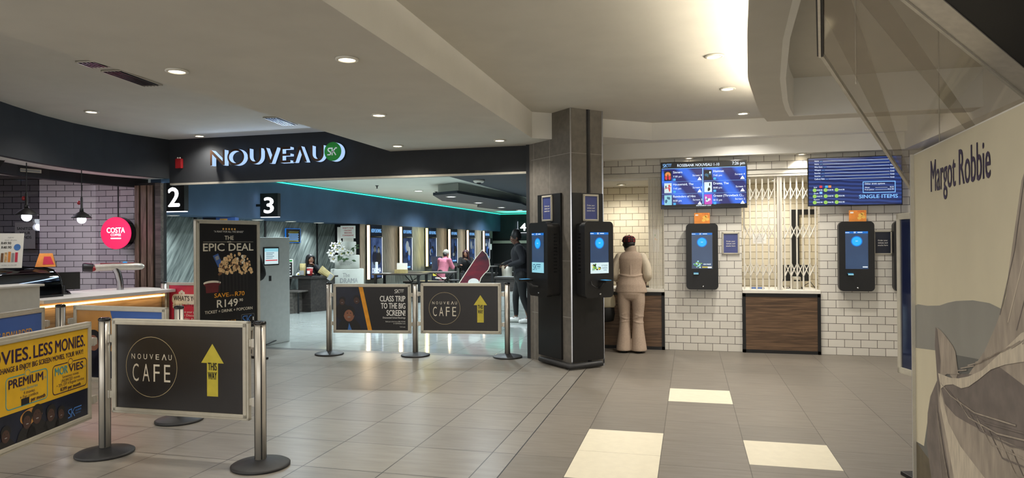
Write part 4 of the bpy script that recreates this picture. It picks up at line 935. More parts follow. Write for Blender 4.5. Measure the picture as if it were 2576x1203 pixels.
# cream and black handbag hanging at the counter edge
t = thing('handbag', 'cream and black handbag hanging against the counter beside the pillar', 'handbag', (-1.18, 9.86, .42))
a = MB(); a.loft([(0, 0, -.02, .06, .035), (0, 0, .0, .12, .07), (0, 0, .10, .14, .08), (0, 0, .17, .13, .07), (0, 0, .20, .125, .06)], M['black_soft'], 20); a.build('lower_pouch', t)
a = MB(); a.loft([(0, 0, .19, .13, .07), (0, 0, .22, .15, .08), (0, 0, .32, .145, .07), (0, 0, .37, .12, .045)], M['cream_board'], 20); a.build('bag_body', t)
a = MB(); a.tube([(-.09, 0, .36), (-.06, .03, .46), (.0, .06, .50), (.06, .03, .46), (.09, 0, .36)], .010, M['black_soft']); a.build('strap', t)

# ------------------------------------------------------------------ coffee counter
t = thing('coffee_counter', 'oak fronted coffee counter with white top and amber light strip', 'counter')
a = MB(); a.box(-7.72, -7.36, 6.35, 8.35, 0, .78, M['wood_counter']); a.build('front_panel', t)
a = MB(); a.prismz([(-7.29, 6.385), (-7.22, 8.42), (-8.05, 8.75), (-8.4, 8.3), (-8.5, 5.3), (-7.68, 5.3), (-7.68, 6.385)], .865, .905, M['white']); a.build('worktop', t)
a = MB(); a.box(-7.355, -7.335, 6.36, 8.34, .81, .835, M['led_amber']); a.box(-7.72, -7.36, 6.35, 8.35, .78, .865, M['wood_counter']); tag(a.build('light_strip', t), 'amber light strip under the white top')
a = MB(); a.box(-7.35, -7.30, 8.30, 8.34, 0, .86, M['steel']); a.build('end_post', t)
lamp('counter_glow', 'AREA', (-7.30, 7.35, .84), 2.2, (1, .74, .36), None, .05, rot=(0, .25, 0), sy=1.9)
t = thing('bar_cabinet', 'plain cream bar cabinet at the near end of the coffee counter', 'cabinet')
a = MB(); a.box(-7.62, -7.30, 3.8, 6.34, 0, 1.075, M['white_metal']); a.build('body', t)
a = MB(); a.box(-7.66, -7.26, 3.75, 6.37, 1.075, 1.10, M['white'], .006); a.build('top', t)
t = thing('pastry_case', 'dark curved glass pastry case on the coffee counter', 'display case', (-8.1, 0, .905))
prof = [(.42, .0), (.42, .12), (.38, .24), (.28, .33), (.10, .37), (-.30, .37)]
a = MB(); n = len(prof); y0, y1 = 5.4, 6.98
a.add([(x, y, z) for y in (y0, y1) for x, z in prof], [(i, i+1, i+1+n, i+n) for i in range(n-1)], M['glass_case'], True)
a.build('curved_glass', t)
for yy in (y1, y0):
    a = MB(); pts = prof+[(-.30, 0)]; a.add([(x, yy, z) for x, z in pts]+[(x, yy-.012, z) for x, z in pts], [tuple(range(len(pts))), tuple(range(2*len(pts)-1, len(pts)-1, -1))], M['glass_case']); a.build('end_glass', t)
a = MB(); a.tube([(x, y1+.004, z) for x, z in prof], .010, M['black_gloss'], 6); a.tube([(x, y0, z) for x, z in prof], .010, M['black_gloss'], 6); a.box(-.32, .44, y0, y1, .0, .03, M['black_gloss']); a.box(-.30, .30, y0, y1, .18, .19, M['black_gloss']); a.box(-.31, -.30, y0, y1, 0, .37, M['black_gloss']); a.build('frame', t)
def f_(a):
    a.prism([(-.16, 0), (-.13, .0), (-.005, .42), (.005, .42), (.04, .0), (.0, .0)], -.0, .012, M['paper'])
t = thing('menu_card', 'upright price card with cups printed on it, on the pastry case', 'menu card', (-7.95, 6.50, 1.278), .62)
a = MB(); a.add([(x, y, z) for x, z, y in ((-.13, 0, 0), (.13, 0, 0), (.13, .42, .10), (-.13, .42, .10))]+[(x, y+.004, z) for x, z, y in ((-.13, 0, 0), (.13, 0, 0), (.13, .42, .10), (-.13, .42, .10))], [(0, 1, 2, 3), (7, 6, 5, 4), (0, 4, 5, 1), (1, 5, 6, 2), (2, 6, 7, 3), (3, 7, 4, 0)], M['paper'])
a.add([(-.13, .004, 0), (-.12, .004, 0), (-.12, .2, 0), (-.13, .2, 0), (-.12, .1, .40), (-.13, .1, .40)], [(0, 1, 2, 3), (0, 3, 5), (1, 4, 2)], M['paper']); a.build('card', t)
a = MB(); 
for i, s_ in enumerate(('NEW', 'Iced drinks')): a.text(s_, .0, .36-i*.03, .016, M['ink_grey'], 0, w=.06+.06*i)
a.text('R49.90', -.045, .285, .03, M['ink_dark'], 0, w=.10, bold=.02); a.text('R40.90', -.04, .235, .03, M['ink_dark'], 0, w=.10, bold=.02)
for k in range(5): a.rect(-.09+k*.036, -.063+k*.036, .07, .18+.008*(k % 3), 0, M[('pop_shadow', 'popcorn', 'orange_card', 'ink_grey', 'print_red')[k]])
a.flat(ell(.07, .25, .035, .04, 14), 0, M['ink_blue']); a.text('order at the till', 0, .03, .012, M['ink_grey'], 0, w=.15)
for i, v in enumerate(a.v): a.v[i] = (v[0], v[2]*.238-.003, v[2])
a.build('print', t)
t = thing('tent_card', 'small folded tent card with a pink and orange face on the pastry case', 'tent card', (-7.90, 6.95, 1.278), .7)
a = MB(); v = [(-.11, -.05, 0), (.11, -.05, 0), (.07, 0, .17), (-.07, 0, .17), (-.11, .07, 0), (.11, .07, 0)]; a.add(v, [(0, 1, 2, 3)], M['orange_card']); a.add(v, [(4, 3, 2, 5)], M['paper']); a.add([(-.03, -.044, .03), (.09, -.044, .03), (.05, -.012, .13), (-.02, -.012, .13)], [(0, 1, 2, 3)], M['print_red']); a.build('card', t)
t = thing('computer_monitor', 'black till monitor seen from behind on the coffee counter', 'monitor', (-7.97, 7.27, .905), .9)
a = MB(); a.box(-.18, .18, -.015, .02, .06, .29, M['black'], .008); a.build('housing', t); a = MB(); a.lathe([(.08, 0), (.08, .012), (.022, .02), (.02, .12)], M['black_soft']); a.tube([(.0, .02, .18), (.03, .08, .16), (.02, .10, .05), (.06, .05, .01)], .018, M['black']); a.build('stand', t)
t = thing('drinks_tap', 'T-shaped silver drinks tap with red buttons on the coffee counter', 'drinks tap', (-7.90, 8.12, .905), math.radians(55))
a = MB(); a.tube([(0, 0, 0), (-.005, 0, .12), (-.03, 0, .24), (-.06, 0, .31)], [.045, .045, .046, .05], M['steel'], 16); a.build('column', t)
a = MB(); a.tube([(-.32, 0, .325), (-.1, 0, .33), (.2, 0, .33), (.28, 0, .33), (.31, 0, .33)], [.052, .052, .052, .045, .018], M['alu'], 16); a.build('cross_bar', t)
a = MB(); a.tube([(-.46, 0, .335), (-.44, 0, .335), (-.34, 0, .325)], [.055, .062, .06], M['black'], 12); a.build('spout_cover', t); a = MB(); a.tube([(-.35, -.02, .315), (-.28, -.02, .315)], [.045, .02], M['red'], 10); a.box(-.25, .18, -.015, .015, .375, .388, M['red']); a.build('red_buttons', t); a = MB(); a.ball((.06, 0, .392), (.03, .014, .012), M['scr_ring']); a.build('indicator', t)
t = thing('hanging_sign', 'glowing pink round coffee sign hanging from a rod', 'sign', (-8.46, 8.62, 0), .16)
a = MB(); a.prism(ell(0, 1.73, .245, .245, 48), -.006, .004, M['sign_pink']); y = -.007
a.text('COSTA', 0, 1.735, .078, M['sign_white'], y, w=.29, bold=.05); a.text('COFFEE', 0, 1.685, .036, M['sign_white'], y, w=.165, bold=.03); a.flat(rrect(-.085, .085, 1.64, 1.66, .009), y, M['sign_white']); a.build('lit_face', t)
a = MB(); a.prism(ell(0, 1.73, .248, .248, 48), .004, .11, M['black_gloss'], smooth=True); a.build('drum', t)
a = MB(); a.tube([(0, .05, 1.97), (0, .05, 2.62)], .010, M['black_soft']); a.build('hanging_rod', t)
lamp('pink_glow', 'POINT', (-8.5, 8.2, 1.75), 2.5, (1, .05, .35), None, .15)
def pendant(x, y, z, label):
    t = thing('pendant_lamp', label, 'pendant lamp', (x, y, z), 0, 'coffee counter pendants')
    a = MB(); a.lathe([(.125, -.01), (.12, .0), (.075, .045), (.03, .075), (.02, .08)], M['black_soft'], n=24); a.build('shade', t)
    a = MB(); a.ball((0, 0, -.028), (.055, .055, .058), M['lamp_cool']); a.build('bulb', t)
    a = MB(); a.lathe([(.026, .075), (.022, .12), (.016, .13), (.016, .26), (.008, .28)], M['black'], n=14); a.ball((-.045, 0, .20), (.028, .014, .028), M['red']); a.tube([(-.05, 0, .2), (0, 0, .2)], .008, M['black']); a.build('holder', t)
    a = MB(); a.tube([(0, 0, .26), (0, 0, 2.62-z)], .006, M['black_soft'], 6); a.build('cord', t)
    lamp('lamp', 'POINT', (0, 0, -.12), 6, (.82, .86, 1), t, .05)
pendant(-7.95, 6.73, 1.935, 'black cone pendant lamp in front of the dark smoked screen'); pendant(-8.05, 7.62, 1.93, 'black cone pendant lamp hanging before the pale tiles')
a = MB(); a.add([(0, 0, 0), (1, 0, 0), (1, 0, 1), (0, 0, 1)], [], M['black'])
def f_(a): a.box(-.012, .012, -1.6, 0, 0, 1.55, M['smoked'])
mk('smoked_screen', 'dark smoked see-through screen at the far side of the coffee counter', 'screen', f_, (-8.52, 7.39, .907), -.12)
def f_(a):
    a.box(-.16, .16, -.004, 0, 0, .42, M['paper'])
    for i, s_ in enumerate(('SANITIZE', 'YOUR', 'HANDS')): a.text(s_, 0, .30-i*.07, .042, M['ink_dark'], -.005, bold=.03)
mk('wall_notice', 'hand notice in capitals on the tiles behind the smoked screen', 'notice', f_, (-10.23, 8.635, 1.50), .262)
t = thing('hanging_screen', 'dark hanging menu screen seen from behind at the top of the coffee bar', 'screen', (-8.15, 6.25, 1.92), 1.05)
a = MB(); a.prism([(-.9, 0), (-.12, 0), (.30, .68), (-.9, .68)], -.03, .03, M['black_soft']); a.build('housing', t); a = MB(); a.tube([(-.2, 0, .6), (-.2, 0, .66)], .02, M['black_soft']); a.build('hanger', t)
t = thing('ceiling_camera', 'small dome camera under the coffee bar ceiling', 'camera', (-8.75, 8.3, 2.62))
a = MB(); a.lathe([(.05, 0), (.05, -.02), (.02, -.03)], M['white']); a.build('base', t); a = MB(); a.ball((.02, -.02, -.05), .035, M['black_gloss']); a.build('dome', t)
t = thing('air_grille', 'small pale grille in the dark header above the coffee bar', 'grille', (-8.228, 6.98, 2.49), PI/2-.25)
a = MB(); a.box(-.16, .16, -.012, 0, 0, .045, M['alu_frame'], .003); a.build('frame', t); a = MB(); a.box(-.14, .14, -.014, -.011, .012, .032, M['ink_grey']); a.build('slot', t)
lamp('cafe_lamp', 'AREA', (-9.3, 7.3, 2.58), 20, (.88, .80, 1), None, .8)
# ------------------------------------------------------------------ pale ticket cabinet and its user
t = thing('ticket_machine', 'tall pale ticket machine with a lit screen beside the popcorn deal board', 'ticket machine', (-6.60, 9.2, 0), math.radians(81))
a = MB(); a.box(-.25, .56, -.35, .0, .0, 1.65, M['kiosk_white'], .01); a.build('body', t)
a = MB(); a.box(-.02, .31, -.362, -.349, 1.22, 1.50, M['black'], .004); a.rect(.0, .29, 1.24, 1.48, -.363, M['scr_white']); a.rect(.0, .29, 1.43, 1.48, -.364, M['scr_cyan']); a.rect(.02, .27, 1.29, 1.305, -.364, M['scr_red'])
for k in range(4): a.rect(.03, .17+.03*(k % 2), 1.33+k*.026, 1.338+k*.026, -.364, M['scr_ink'])
a.build('screen', t)
a = MB(); a.box(.10, .15, -.354, -.34, .98, 1.06, M['black']); a.build('card_slot', t)
t2 = MB(); t2.tube([(-6.2, 9.0, .02), (-6.21, 9.3, .05), (-6.24, 9.6, .06), (-6.26, 9.75, .10)], .008, M['black'])
tag(t2.build('power_cable'), 'thin black cable lying at the foot of the pale ticket machine', 'cable')

# ------------------------------------------------------------------ movie standee, glossy sign, clear canopy
t = thing('movie_standee', 'large cream standee with draped grey cloth print and a printed name', 'standee', (1.236, 4.338, 0), math.atan2(-.998, -.057))
a = MB(); a.box(0, 2.7, -.002, .045, .02, 2.02, M['cream_board']); y = -.003
def wob(p, k=2):
    return p
hill = [(0, .93), (.0, 1.17), (.06, 1.182), (.25, 1.19), (.48, 1.212), (.62, 1.238), (.75, 1.257), (.98, 1.279), (1.18, 1.284), (1.36, 1.268), (1.51, 1.256), (1.8, 1.2), (2.2, 1.15), (2.69, 1.14), (2.69, .9)]
a.flat(hill, y, M['hill_print']); a.flat([(.0, .93), (.41, .977), (.76, 1.008), (1.05, 1.037), (1.6, 1.04), (2.69, 1.0), (2.69, .02), (0, .02)], y-.0005, M['hill_dark'])
a.flat([(0, .93), (.41, .977), (.43, .8), (.25, .6), (.16, .42), (.0, .40)], y-.0008, M['cream_board']); a.flat([(0, .40), (.16, .385), (.33, .375), (.8, .2), (.9, .02), (0, .02)], y-.001, M['meadow'])
# dark bodice edge, rising plume, swag and skirt folds of the printed cloth
a.flat([(.40, 1.0), (.417, 1.097), (.45, 1.09), (.50, .94), (.47, .74), (.44, .83)], y-.0030, M['dress_dark'])
a.flat([(.244, .62), (.30, .72), (.43, .83), (.47, .70), (.62, .55), (.84, .40), (.95, .02), (.5, .02), (.30, .30), (.22, .448)], y-.0014, M['dress_dark'])
a.flat([(.417, 1.097), (.50, 1.092), (.587, 1.073), (.69, 1.045), (.74, 1.02), (.775, .93), (.74, .885), (.62, .90), (.52, .86), (.455, .80), (.47, .92)], y-.0026, M['dress_print'])
a.flat([(1.39, 1.42), (1.36, 1.32), (1.249, 1.199), (1.12, 1.08), (.902, .939), (.80, .88), (.95, .86), (1.1, .80), (1.5, .72), (2.69, .7), (2.69, 2.0), (1.75, 2.0), (1.52, 1.75)], y-.0012, M['dress_print'])
a.flat([(1.25, 1.05), (.98, .96), (.80, .93), (.70, .90), (.52, .85), (.47, .74), (.60, .66), (.9, .52), (1.2, .42), (1.5, .38), (2.69, .3), (2.69, .9), (1.9, .98)], y-.0016, M['dress_dark'])
a.flat([(.455, .87), (.52, .875), (.66, .885), (.78, .905), (.92, .94), (1.1, 1.0), (1.3, 1.10), (1.51, 1.206), (1.8, 1.28), (2.69, 1.4), (2.69, 1.22), (1.8, 1.16), (1.5, 1.10), (1.35, 1.065), (1.2, 1.02), (1.05, .95), (.92, .895), (.82, .868), (.70, .862), (.58, .835), (.50, .80)], y-.0034, M['dress_light'])
a.flat([(.43, .83), (.50, .80), (.56, .74), (.73, .721), (.88, .73), (1.16, .752), (1.5, .79), (2.69, .85), (2.69, .02), (.62, .02), (.70, .30), (.56, .52), (.46, .68)], y-.0020, M['dress_print'])
a.flat([(.45, .80), (.52, .76), (.62, .66), (.80, .60), (1.1, .56), (1.5, .54), (2.69, .5), (2.69, .02), (.86, .02), (.74, .36), (.60, .56), (.49, .70)], y-.0024, M['dress_light'])
for k in range(10):
    u = .50+k*.13; a.stroke([(u, .83-.01*k), (u+.16, .80-.02*k), (u+.5, .80-.01*k), (u+.95, .86)], .006, y-.0040, M['dress_dark' if k % 2 else 'dress_print'])
    a.stroke([(1.3+k*.08, 1.25-.02*k), (1.45+k*.1, 1.5), (1.58+k*.11, 1.85)], .007, y-.0018, M['dress_light' if k % 2 else 'dress_dark'])
    a.stroke([(.42+.02*k, .70-.035*k), (.48+.03*k, .45-.02*k), (.58+.05*k, .1)], .005, y-.0044, M['dress_print'])
    a.stroke([(.62+k*.1, .898+k*.03), (.8+k*.1, .93+k*.035)], .005, y-.0046, M['dress_print'])
a.text('Margot Robbie', .345, 1.79, .158, M['ink_navy'], y, w=.865, al='l', bold=.012)
a.build('panel', t)
a = MB(); a.box(-.022, .0, -.02, .06, .0, 2.02, M['ink_grey']); a.box(-.006, .0, -.021, .061, .0, 2.025, M['alu_frame']); a.box(0, 2.7, -.002, .045, 2.02, 2.026, M['white']); a.build('edge_strip', t)
t = thing('poster_stand', 'glossy dark poster in a pale frame on a single pole beside the cream standee', 'poster stand', (1.53, 5.10, 0), math.atan2(-.72, .20))
a = MB(); x0, x1, z0, z1 = -.33, .33, .60, 1.73
for b in ((x0, x1, z0, z0+.045), (x0, x1, z1-.045, z1), (x0, x0+.04, z0, z1), (x1-.04, x1, z0, z1)): a.box(b[0], b[1], -.022, .022, b[2], b[3], M['alu_frame'], .005)
a.build('frame', t)
mgl = mat('glossy_dark_poster', (36, 44, 78), .05, .35, var=.15, scale=4, spec=1.)
a = MB(); a.box(x0+.035, x1-.035, -.012, .012, z0+.04, z1-.04, mgl); a.build('glossy_face', t)
a = MB(); a.box(.20, .245, -.03, .03, .02, .62, M['alu']); a.box(.245, .27, -.03, .03, .02, .62, M['black']); a.box(.03, .42, -.22, .22, .0, .025, M['black_soft'], .006); a.build('pole', t)
t = thing('clear_canopy', 'large tilted sheet of clear acrylic hanging over the cream standee', 'canopy')
A, B_, D, E = Vector((.588, 3.4, 2.395)), Vector((1.62, 5.6, 1.828)), Vector((1.39, 3.4, 2.175)), Vector((.789, 2.795, 2.419))
F = Vector((.501, 2.90, 2.484)); F2 = A+(F-A)*2.2; E2 = E+(E-D)*1.0; D2 = D+(D-E)*.9; G = B_+Vector((.8, 0, -.22))
N = (D-A).cross(B_-A).normalized()
if N.z < 0: N = -N
def slab(a, pts, th, m, off=0.):
    p0 = [p+N*off for p in pts]; p1 = [p+N*(off+th) for p in pts]; n = len(pts)
    a.add(p0+p1, [tuple(range(n)), tuple(range(2*n-1, n-1, -1))]+[(i, i+n, (i+1) % n+n, (i+1) % n) for i in range(n)], m)
a = MB(); slab(a, [A, B_, G, D2, D, E, E2, F2], .008, M['acrylic']); a.build('acrylic_sheet', t)
a = MB(); ed = (B_-A).normalized(); sd = N.cross(ed)*.009; slab(a, [A-sd, B_-sd, B_+sd, A+sd], .016, M['acrylic_edge'], -.004); tag(a.build('sheet_edge', t), 'bright polished edge')
a = MB(); ed = (F2-A).normalized(); sd = N.cross(ed)*.013; slab(a, [A-sd, F2-sd, F2+sd, A+sd], .022, M['rubber'], -.012); slab(a, [A-sd*.4, F2-sd*.4, F2+sd*.4, A+sd*.4], .004, M['alu'], -.018); a.build('side_channel', t)
a = MB()
for p in (A+ (B_-A)*.12+(D-A)*.1, B_-(B_-A)*.06+(D-A)*.2, D2+(E-D)*.3): a.tube([tuple(p), (p.x, p.y, 3.18 if p.x < 2.6 else 2.72)], .004, M['alu'], 6)
a.build('hanging_wire', t)
t = thing('hanging_display', 'dark hanging display in a brushed metal frame next to the clear canopy', 'display')
uE = (D2-E2).normalized(); vO = N.cross(uE)
if vO.dot(A-E) > 0: vO = -vO
a = MB(); slab(a, [E2, D2, D2+vO*.115, E2+vO*.115], .03, M['alu'], -.022); slab(a, [E2+vO*.0, D2+vO*.0, D2+vO*.014, E2+vO*.014], .03, M['acrylic_edge'], -.028); a.build('frame', t)
a = MB(); slab(a, [E2+vO*.115, D2+vO*.115, D2+vO*.9, E2+vO*.9], .03, M['black_soft'], -.018)
def onp(u, v): return E2+uE*u+vO*v-N*.0195
for u, v, du, dv in ((.72, .30, .03, .05), (.83, .28, .05, .01), (.9, .30, .05, .01)): a.add([onp(u, v), onp(u+du, v), onp(u+du, v+dv), onp(u, v+dv)], [(0, 1, 2, 3)], M['skin_print_dim' if dv > .02 else 'ink_grey'])
a.build('dark_face', t)

# ------------------------------------------------------------------ foyer furniture
def numbox(label, s_, x, y, z, w_=.39, h_=.46):
    t = thing('number_sign', label, 'number sign', (x, y, z), .0, 'lit screen numbers')
    a = MB(); a.box(-w_/2, w_/2, -.05, .05, 0, h_, M['black_soft']); bx_ = a.build('box', t)
    if y < 20: a = MB(); a.box(-8.31-x, -w_/2+.02, -.015, .015, h_*.45, h_*.55, M['black_soft']); a.build('bracket', t)
    a = MB(); a.text(s_, 0, h_*.17, h_*.64, M['sign_white'], -.052, w=w_*.52, bold=.06); a.build('numeral', bx_)
    a = MB(); a.box(-w_/2-.012, -w_/2, -.03, .03, 0, h_, M['led_white']); a.box(-w_/2, w_/2, -.03, .03, -.012, 0, M['led_white']); a.build('edge_light', t)
numbox('lit white figure two on a black box just inside the entrance', '2', -8.06, 9.30+.12, 2.09); numbox('lit white figure three on a black box over the diagonal boards', '3', -7.99, 11.9, 2.085); numbox('lit white figure four on a black box at the far foyer wall', '4', -7.22, 29.955, 2.0, .48, .50)
def poster(label, y0, y1, z0, led, title):
    t = thing('lit_poster', label, 'film poster', (-8.3, (y0+y1)/2, 0), PI/2, 'lit film posters'); h = (y1-y0)/2
    a = MB(); a.box(-h, h, -.15, -.03, z0, 1.72, M['black_soft']); a.box(-h, h, -.15, -.03, 1.74, 2.045, M['black_soft']); a.build('case', t)
    a = MB(); y = -.152; a.rect(-h+.03, h-.03, z0+.03, 1.70, y, M['poster_lit'] if title else M['poster_lit2']); random.seed(int(y0*10))
    if title:
        person_blot(a, -.10, 1.40, .26, y-.002, M['hill_dark'], M['print_navy'], .85); person_blot(a, .13, 1.37, .24, y-.003, M['hill_print'], M['ink_dark'], .85); a.text(title, 0, z0+.17, .12, M['scr_text'], y-.006, w=.52, bold=.03)
    else:
        for k in range(5): a.flat(ell(random.uniform(-.2, .2), random.uniform(z0+.3, 1.5), random.uniform(.05, .12), random.uniform(.06, .2), 12), y-.001-k*.0003, M[random.choice(('print_navy', 'print_dark', 'print_blue', 'ink_grey'))])
        a.rect(-.2, .2, z0+.08, z0+.12, y-.003, M['scr_lightblue'])
    a.build('film_print', t)
    a = MB(); a.rect(-h+.02, h-.02, 1.76, 2.03, y, M['print_navy']); a.text('NOW SHOWING', 0, 1.84, .10, M['scr_lightblue'], y-.001, w=h*1.7, bold=.03); a.build('header', t)
    a = MB(); a.box(-h-.02, -h, -.13, -.06, z0, 2.03, M[led]); tag(a.build('glow_strip', t), 'warm light strip along the near edge'); a = MB(); a.box(h, h+.015, -.152, -.06, z0, 1.72, M['led_white']); tag(a.build('edge_light', t), 'cool light strip along the far edge')
    lamp('poster_glow', 'AREA', (-h-.08, -.10, (z0+2.0)/2), 7, (1, .78, .5) if led != 'led_yellow' else (1, .85, .3), t, .05, rot=(PI/2, 0, 2.6), sy=1.3)
for d, y0, y1, z0, led, ti in (('lit film poster with a couple and the word drama, nearest the cake prop', 16.60, 17.30, .60, 'led_peach', 'DRAMA'), ('lit film poster second from the cake prop', 18.70, 19.40, .74, 'led_peach', ''), ('lit film poster with a wide yellow glow behind the seated pair', 20.76, 21.46, .80, 'led_yellow', ''), ('lit film poster directly over the dark haired seated person', 22.90, 23.60, .82, 'led_peach', ''), ('lit film poster just before the red promotional fin', 24.97, 25.69, .84, 'led_peach', ''), ('lit film poster furthest along the foyer wall', 27.07, 27.74, .86, 'led_peach', '')):
    poster(d, y0, y1, z0, led, ti)
t = thing('notice_panel', 'black notice with yellow and white lines on the diagonal boards', 'notice', (-8.995, 14.27, 1.58), PI/2)
a = MB(); a.box(-.31, .31, -.02, 0, 0, .33, M['scr_ring2']); a.build('frame', t); a = MB(); a.box(-.29, .29, -.024, -.018, .012, .318, M['print_black'])
for k in range(9): a.rect(-.22+.02*(k % 3), .22-.02*(k % 2), .03+k*.028, .040+k*.028, -.0245, M['ink_yellow' if k in (0, 7, 8) else 'scr_lightblue'])
a.build('print', t)
t = thing('entry_doors', 'dark double doors with two pale squares in the far poster wall', 'door', (-8.295, 28.1, 0), PI/2)
a = MB(); a.box(-.5, .5, -.03, 0, .3, 1.75, M['black_soft']); a.box(-.006, .006, -.035, -.03, .3, 1.75, M['ink_grey']); a.build('leaf', t); a = MB(); a.box(-.33, -.13, -.034, -.03, 1.25, 1.5, M['paper']); a.box(.13, .33, -.034, -.03, 1.25, 1.5, M['paper']); a.build('pale_square', t)
t = thing('smoke_detector', 'white dome detector on the dark foyer ceiling', 'detector', (-4.25, 13.7, 2.86))
a = MB(); a.lathe([(.12, 0), (.12, -.03), (.09, -.06)], M['white'], n=20); a.build('base', t); a = MB(); a.lathe([(.05, -.06), (.045, -.085), (.0, -.09)], M['black'], n=16); a.build('sensor', t)
for x, y, d in ((-6.9, 14.4, 'small dark sprinkler nearest the green light strip'), (-6.3, 16.6, 'small dark sprinkler next to the dark hanging island')): mk('sprinkler', d, 'sprinkler', lambda a: a.lathe([(.05, 0), (.03, -.01), (.012, -.03), (.012, -.06), (.03, -.065), (.0, -.07)], M['black_soft'], n=12), (x, y, 2.87), 0, 'foyer sprinklers')
# tables, benches, counters
t = thing('snack_table', 'dark angular table where a person in navy eats popcorn', 'table', (-8.45, 14.3, 0))
a = MB(); a.prismz([(-.54, -.42), (.15, -.42), (.35, .05), (.35, .48), (.12, .48), (.02, -.05), (-.54, -.05)], .76, .80, M['wood_dark']); a.build('tabletop', t)
a = MB(); a.prismz([(-.20, -.36), (.12, -.36), (.30, .07), (.30, .42), (.26, .42), (.26, .09), (.09, -.31), (-.20, -.31)], 0, .76, M['wood_dark']); a.build('body', t)
t = thing('bench', 'low grey brown bench in front of the dark angular table', 'bench', (-8.77, 13.72, 0))
a = MB(); a.box(-.22, .22, -.18, .35, 0, .47, M['bench_wood']); a.build('base', t); a = MB(); a.box(-.22, .38, -.2, .37, .47, .50, M['bench_wood'], .006); a.build('seat', t); a = MB(); a.box(.33, .36, -.15, -.12, 0, .47, M['black_soft']); a.box(.33, .36, .28, .31, 0, .47, M['black_soft']); a.build('leg', t)
def table(label, x, y, w_, d_, h_=.75, rz=0., cross=False, m='wood_dark'):
    t = thing('folding_table' if cross else 'long_table', label, 'table', (x, y, 0), rz); a = MB(); a.box(-w_/2, w_/2, -d_/2, d_/2, h_-.035, h_, M[m], .006); a.build('tabletop', t)
    for sx in (-1, 1):
        if cross:
            a = MB(); a.tube([(sx*w_*.42, -d_*.4, h_-.04), (sx*w_*.12, d_*.4, .012)], .014, M['black_soft'], 6); a.tube([(sx*w_*.42, d_*.4, h_-.04), (sx*w_*.12, -d_*.4, .012)], .014, M['black_soft'], 6); a.tube([(sx*w_*.42, 0, .4), (sx*w_*.1, 0, h_-.04)], .012, M['black_soft'], 6); a.build('leg_frame', t)
        else:
            for sy in (-1, 1): a = MB(); a.box(sx*w_*.45-.03, sx*w_*.45+.03, sy*d_*.4-.03, sy*d_*.4+.03, 0, h_-.035, M['black_soft']); a.build('leg', t)
    return t
table('long dark table under the first lit poster next to the cake prop', -7.44, 16.95, 1.35, .7); table('folding dark table with crossed legs before the person in pink', -6.95, 17.7, 1.5, .65, .76, .1, True); table('dark table behind the person in pink, below the lit posters', -6.9, 21.85, 1.4, .6, .78)
for x, y, w_, d in ((-7.4, 18.6, 1.2, 'low dark bench beneath the second lit poster'), (-5.65, 21.3, .8, 'low dark bench beside the dark haired person'), (-7.4, 24.0, 1.2, 'dark bench by the far posters, between the dark haired person and the red fin'), (-6.1, 25.0, 1.3, 'dark bench behind the red fin')):
    t = thing('bench', d, 'bench', (x, y, 0)); a = MB(); a.box(-w_/2, w_/2, -.25, .25, .40, .46, M['wood_dark'], .01); a.build('seat', t)
    a = MB(); a.box(-w_/2+.05, w_/2-.05, -.2, .2, 0, .40, M['wood_dark']); a.build('base', t)
def stool(x, y, d, m='black_soft'):
    t = thing('stool', d, 'stool', (x, y, 0)); a = MB(); a.lathe([(0, .46), (.17, .46), (.18, .48), (.17, .50), (0, .505)], M[m], n=20); a.build('seat', t)
    for k in range(4):
        an = PI/4+k*PI/2; a = MB(); a.tube([(.1*math.cos(an), .1*math.sin(an), .46), (.17*math.cos(an), .17*math.sin(an), 0)], .012, M['black_soft'], 6); a.build('leg', t)
stool(-7.34, 19.70, 'stool with a white seat under the person in pink', 'white'); stool(-6.55, 18.6, 'dark stool beside the crossed-leg folding table'); stool(-8.72, 14.50, 'dark stool behind the dark angular table'); stool(-6.98, 21.09, 'dark stool under the dark haired person')
# things on the tables
t = thing('menu_stand', 'upright menu stand with a dark photo card on the angular table', 'menu stand', (-8.90, 13.95, .80), .35)
a = MB(); a.box(-.10, .10, -.004, .004, 0, .40, M['paper']); a.box(-.10, .10, -.004, .10, 0, .006, M['white']); a.build('holder', t); a = MB(); a.rect(-.085, .085, .03, .33, -.005, M['print_black']); a.rect(-.085, .085, .345, .385, -.005, M['sign_green']); 
for k in range(4): a.flat(ell(0, .075+k*.068, .055, .024, 12), -.006, M['ink_grey'])
a.build('card', t); 
mk('serving_tray', 'black serving tray on the angular table', 'tray', lambda a: (a.box(-.24, .24, -.17, .17, 0, .01, M['black_soft'], .004), a.box(-.25, .25, -.18, -.17, 0, .03, M['black_soft']), a.box(-.25, .25, .17, .18, 0, .03, M['black_soft'])), (-8.52, 14.06, .80))
def cup(label, x, y, z, s=1., rot=0.):
    t = thing('drink_cup', label, 'cup', (x, y, z)); a = MB(); a.lathe([(0, 0), (.045*s, 0), (.06*s, .16*s), (.0, .16*s)], M['red'], n=18); a.build('cup', t); a = MB(); a.lathe([(.063*s, .155*s), (.063*s, .17*s), (.0, .175*s)], M['white'], n=18); a.rect(-.03*s, .03*s, .05*s, .11*s, -.056*s, M['ink_white']); a.build('lid', t)
cup('red drink cup standing on the black tray', -8.40, 14.03, .811, 1.15)
t = thing('popcorn_bag', 'upright yellow popcorn bag on the black tray', 'popcorn bag', (-8.56, 13.99, .811)); a = MB(); a.loft([(0, 0, 0, .06, .04), (0, 0, .2, .075, .05), (0, 0, .29, .08, .02)], M['bag_gold'], 12, False); a.build('bag', t); a = MB(); a.box(-.06, .06, -.055, -.045, .03, .13, M['ink_grey']); a.build('label_band', t)
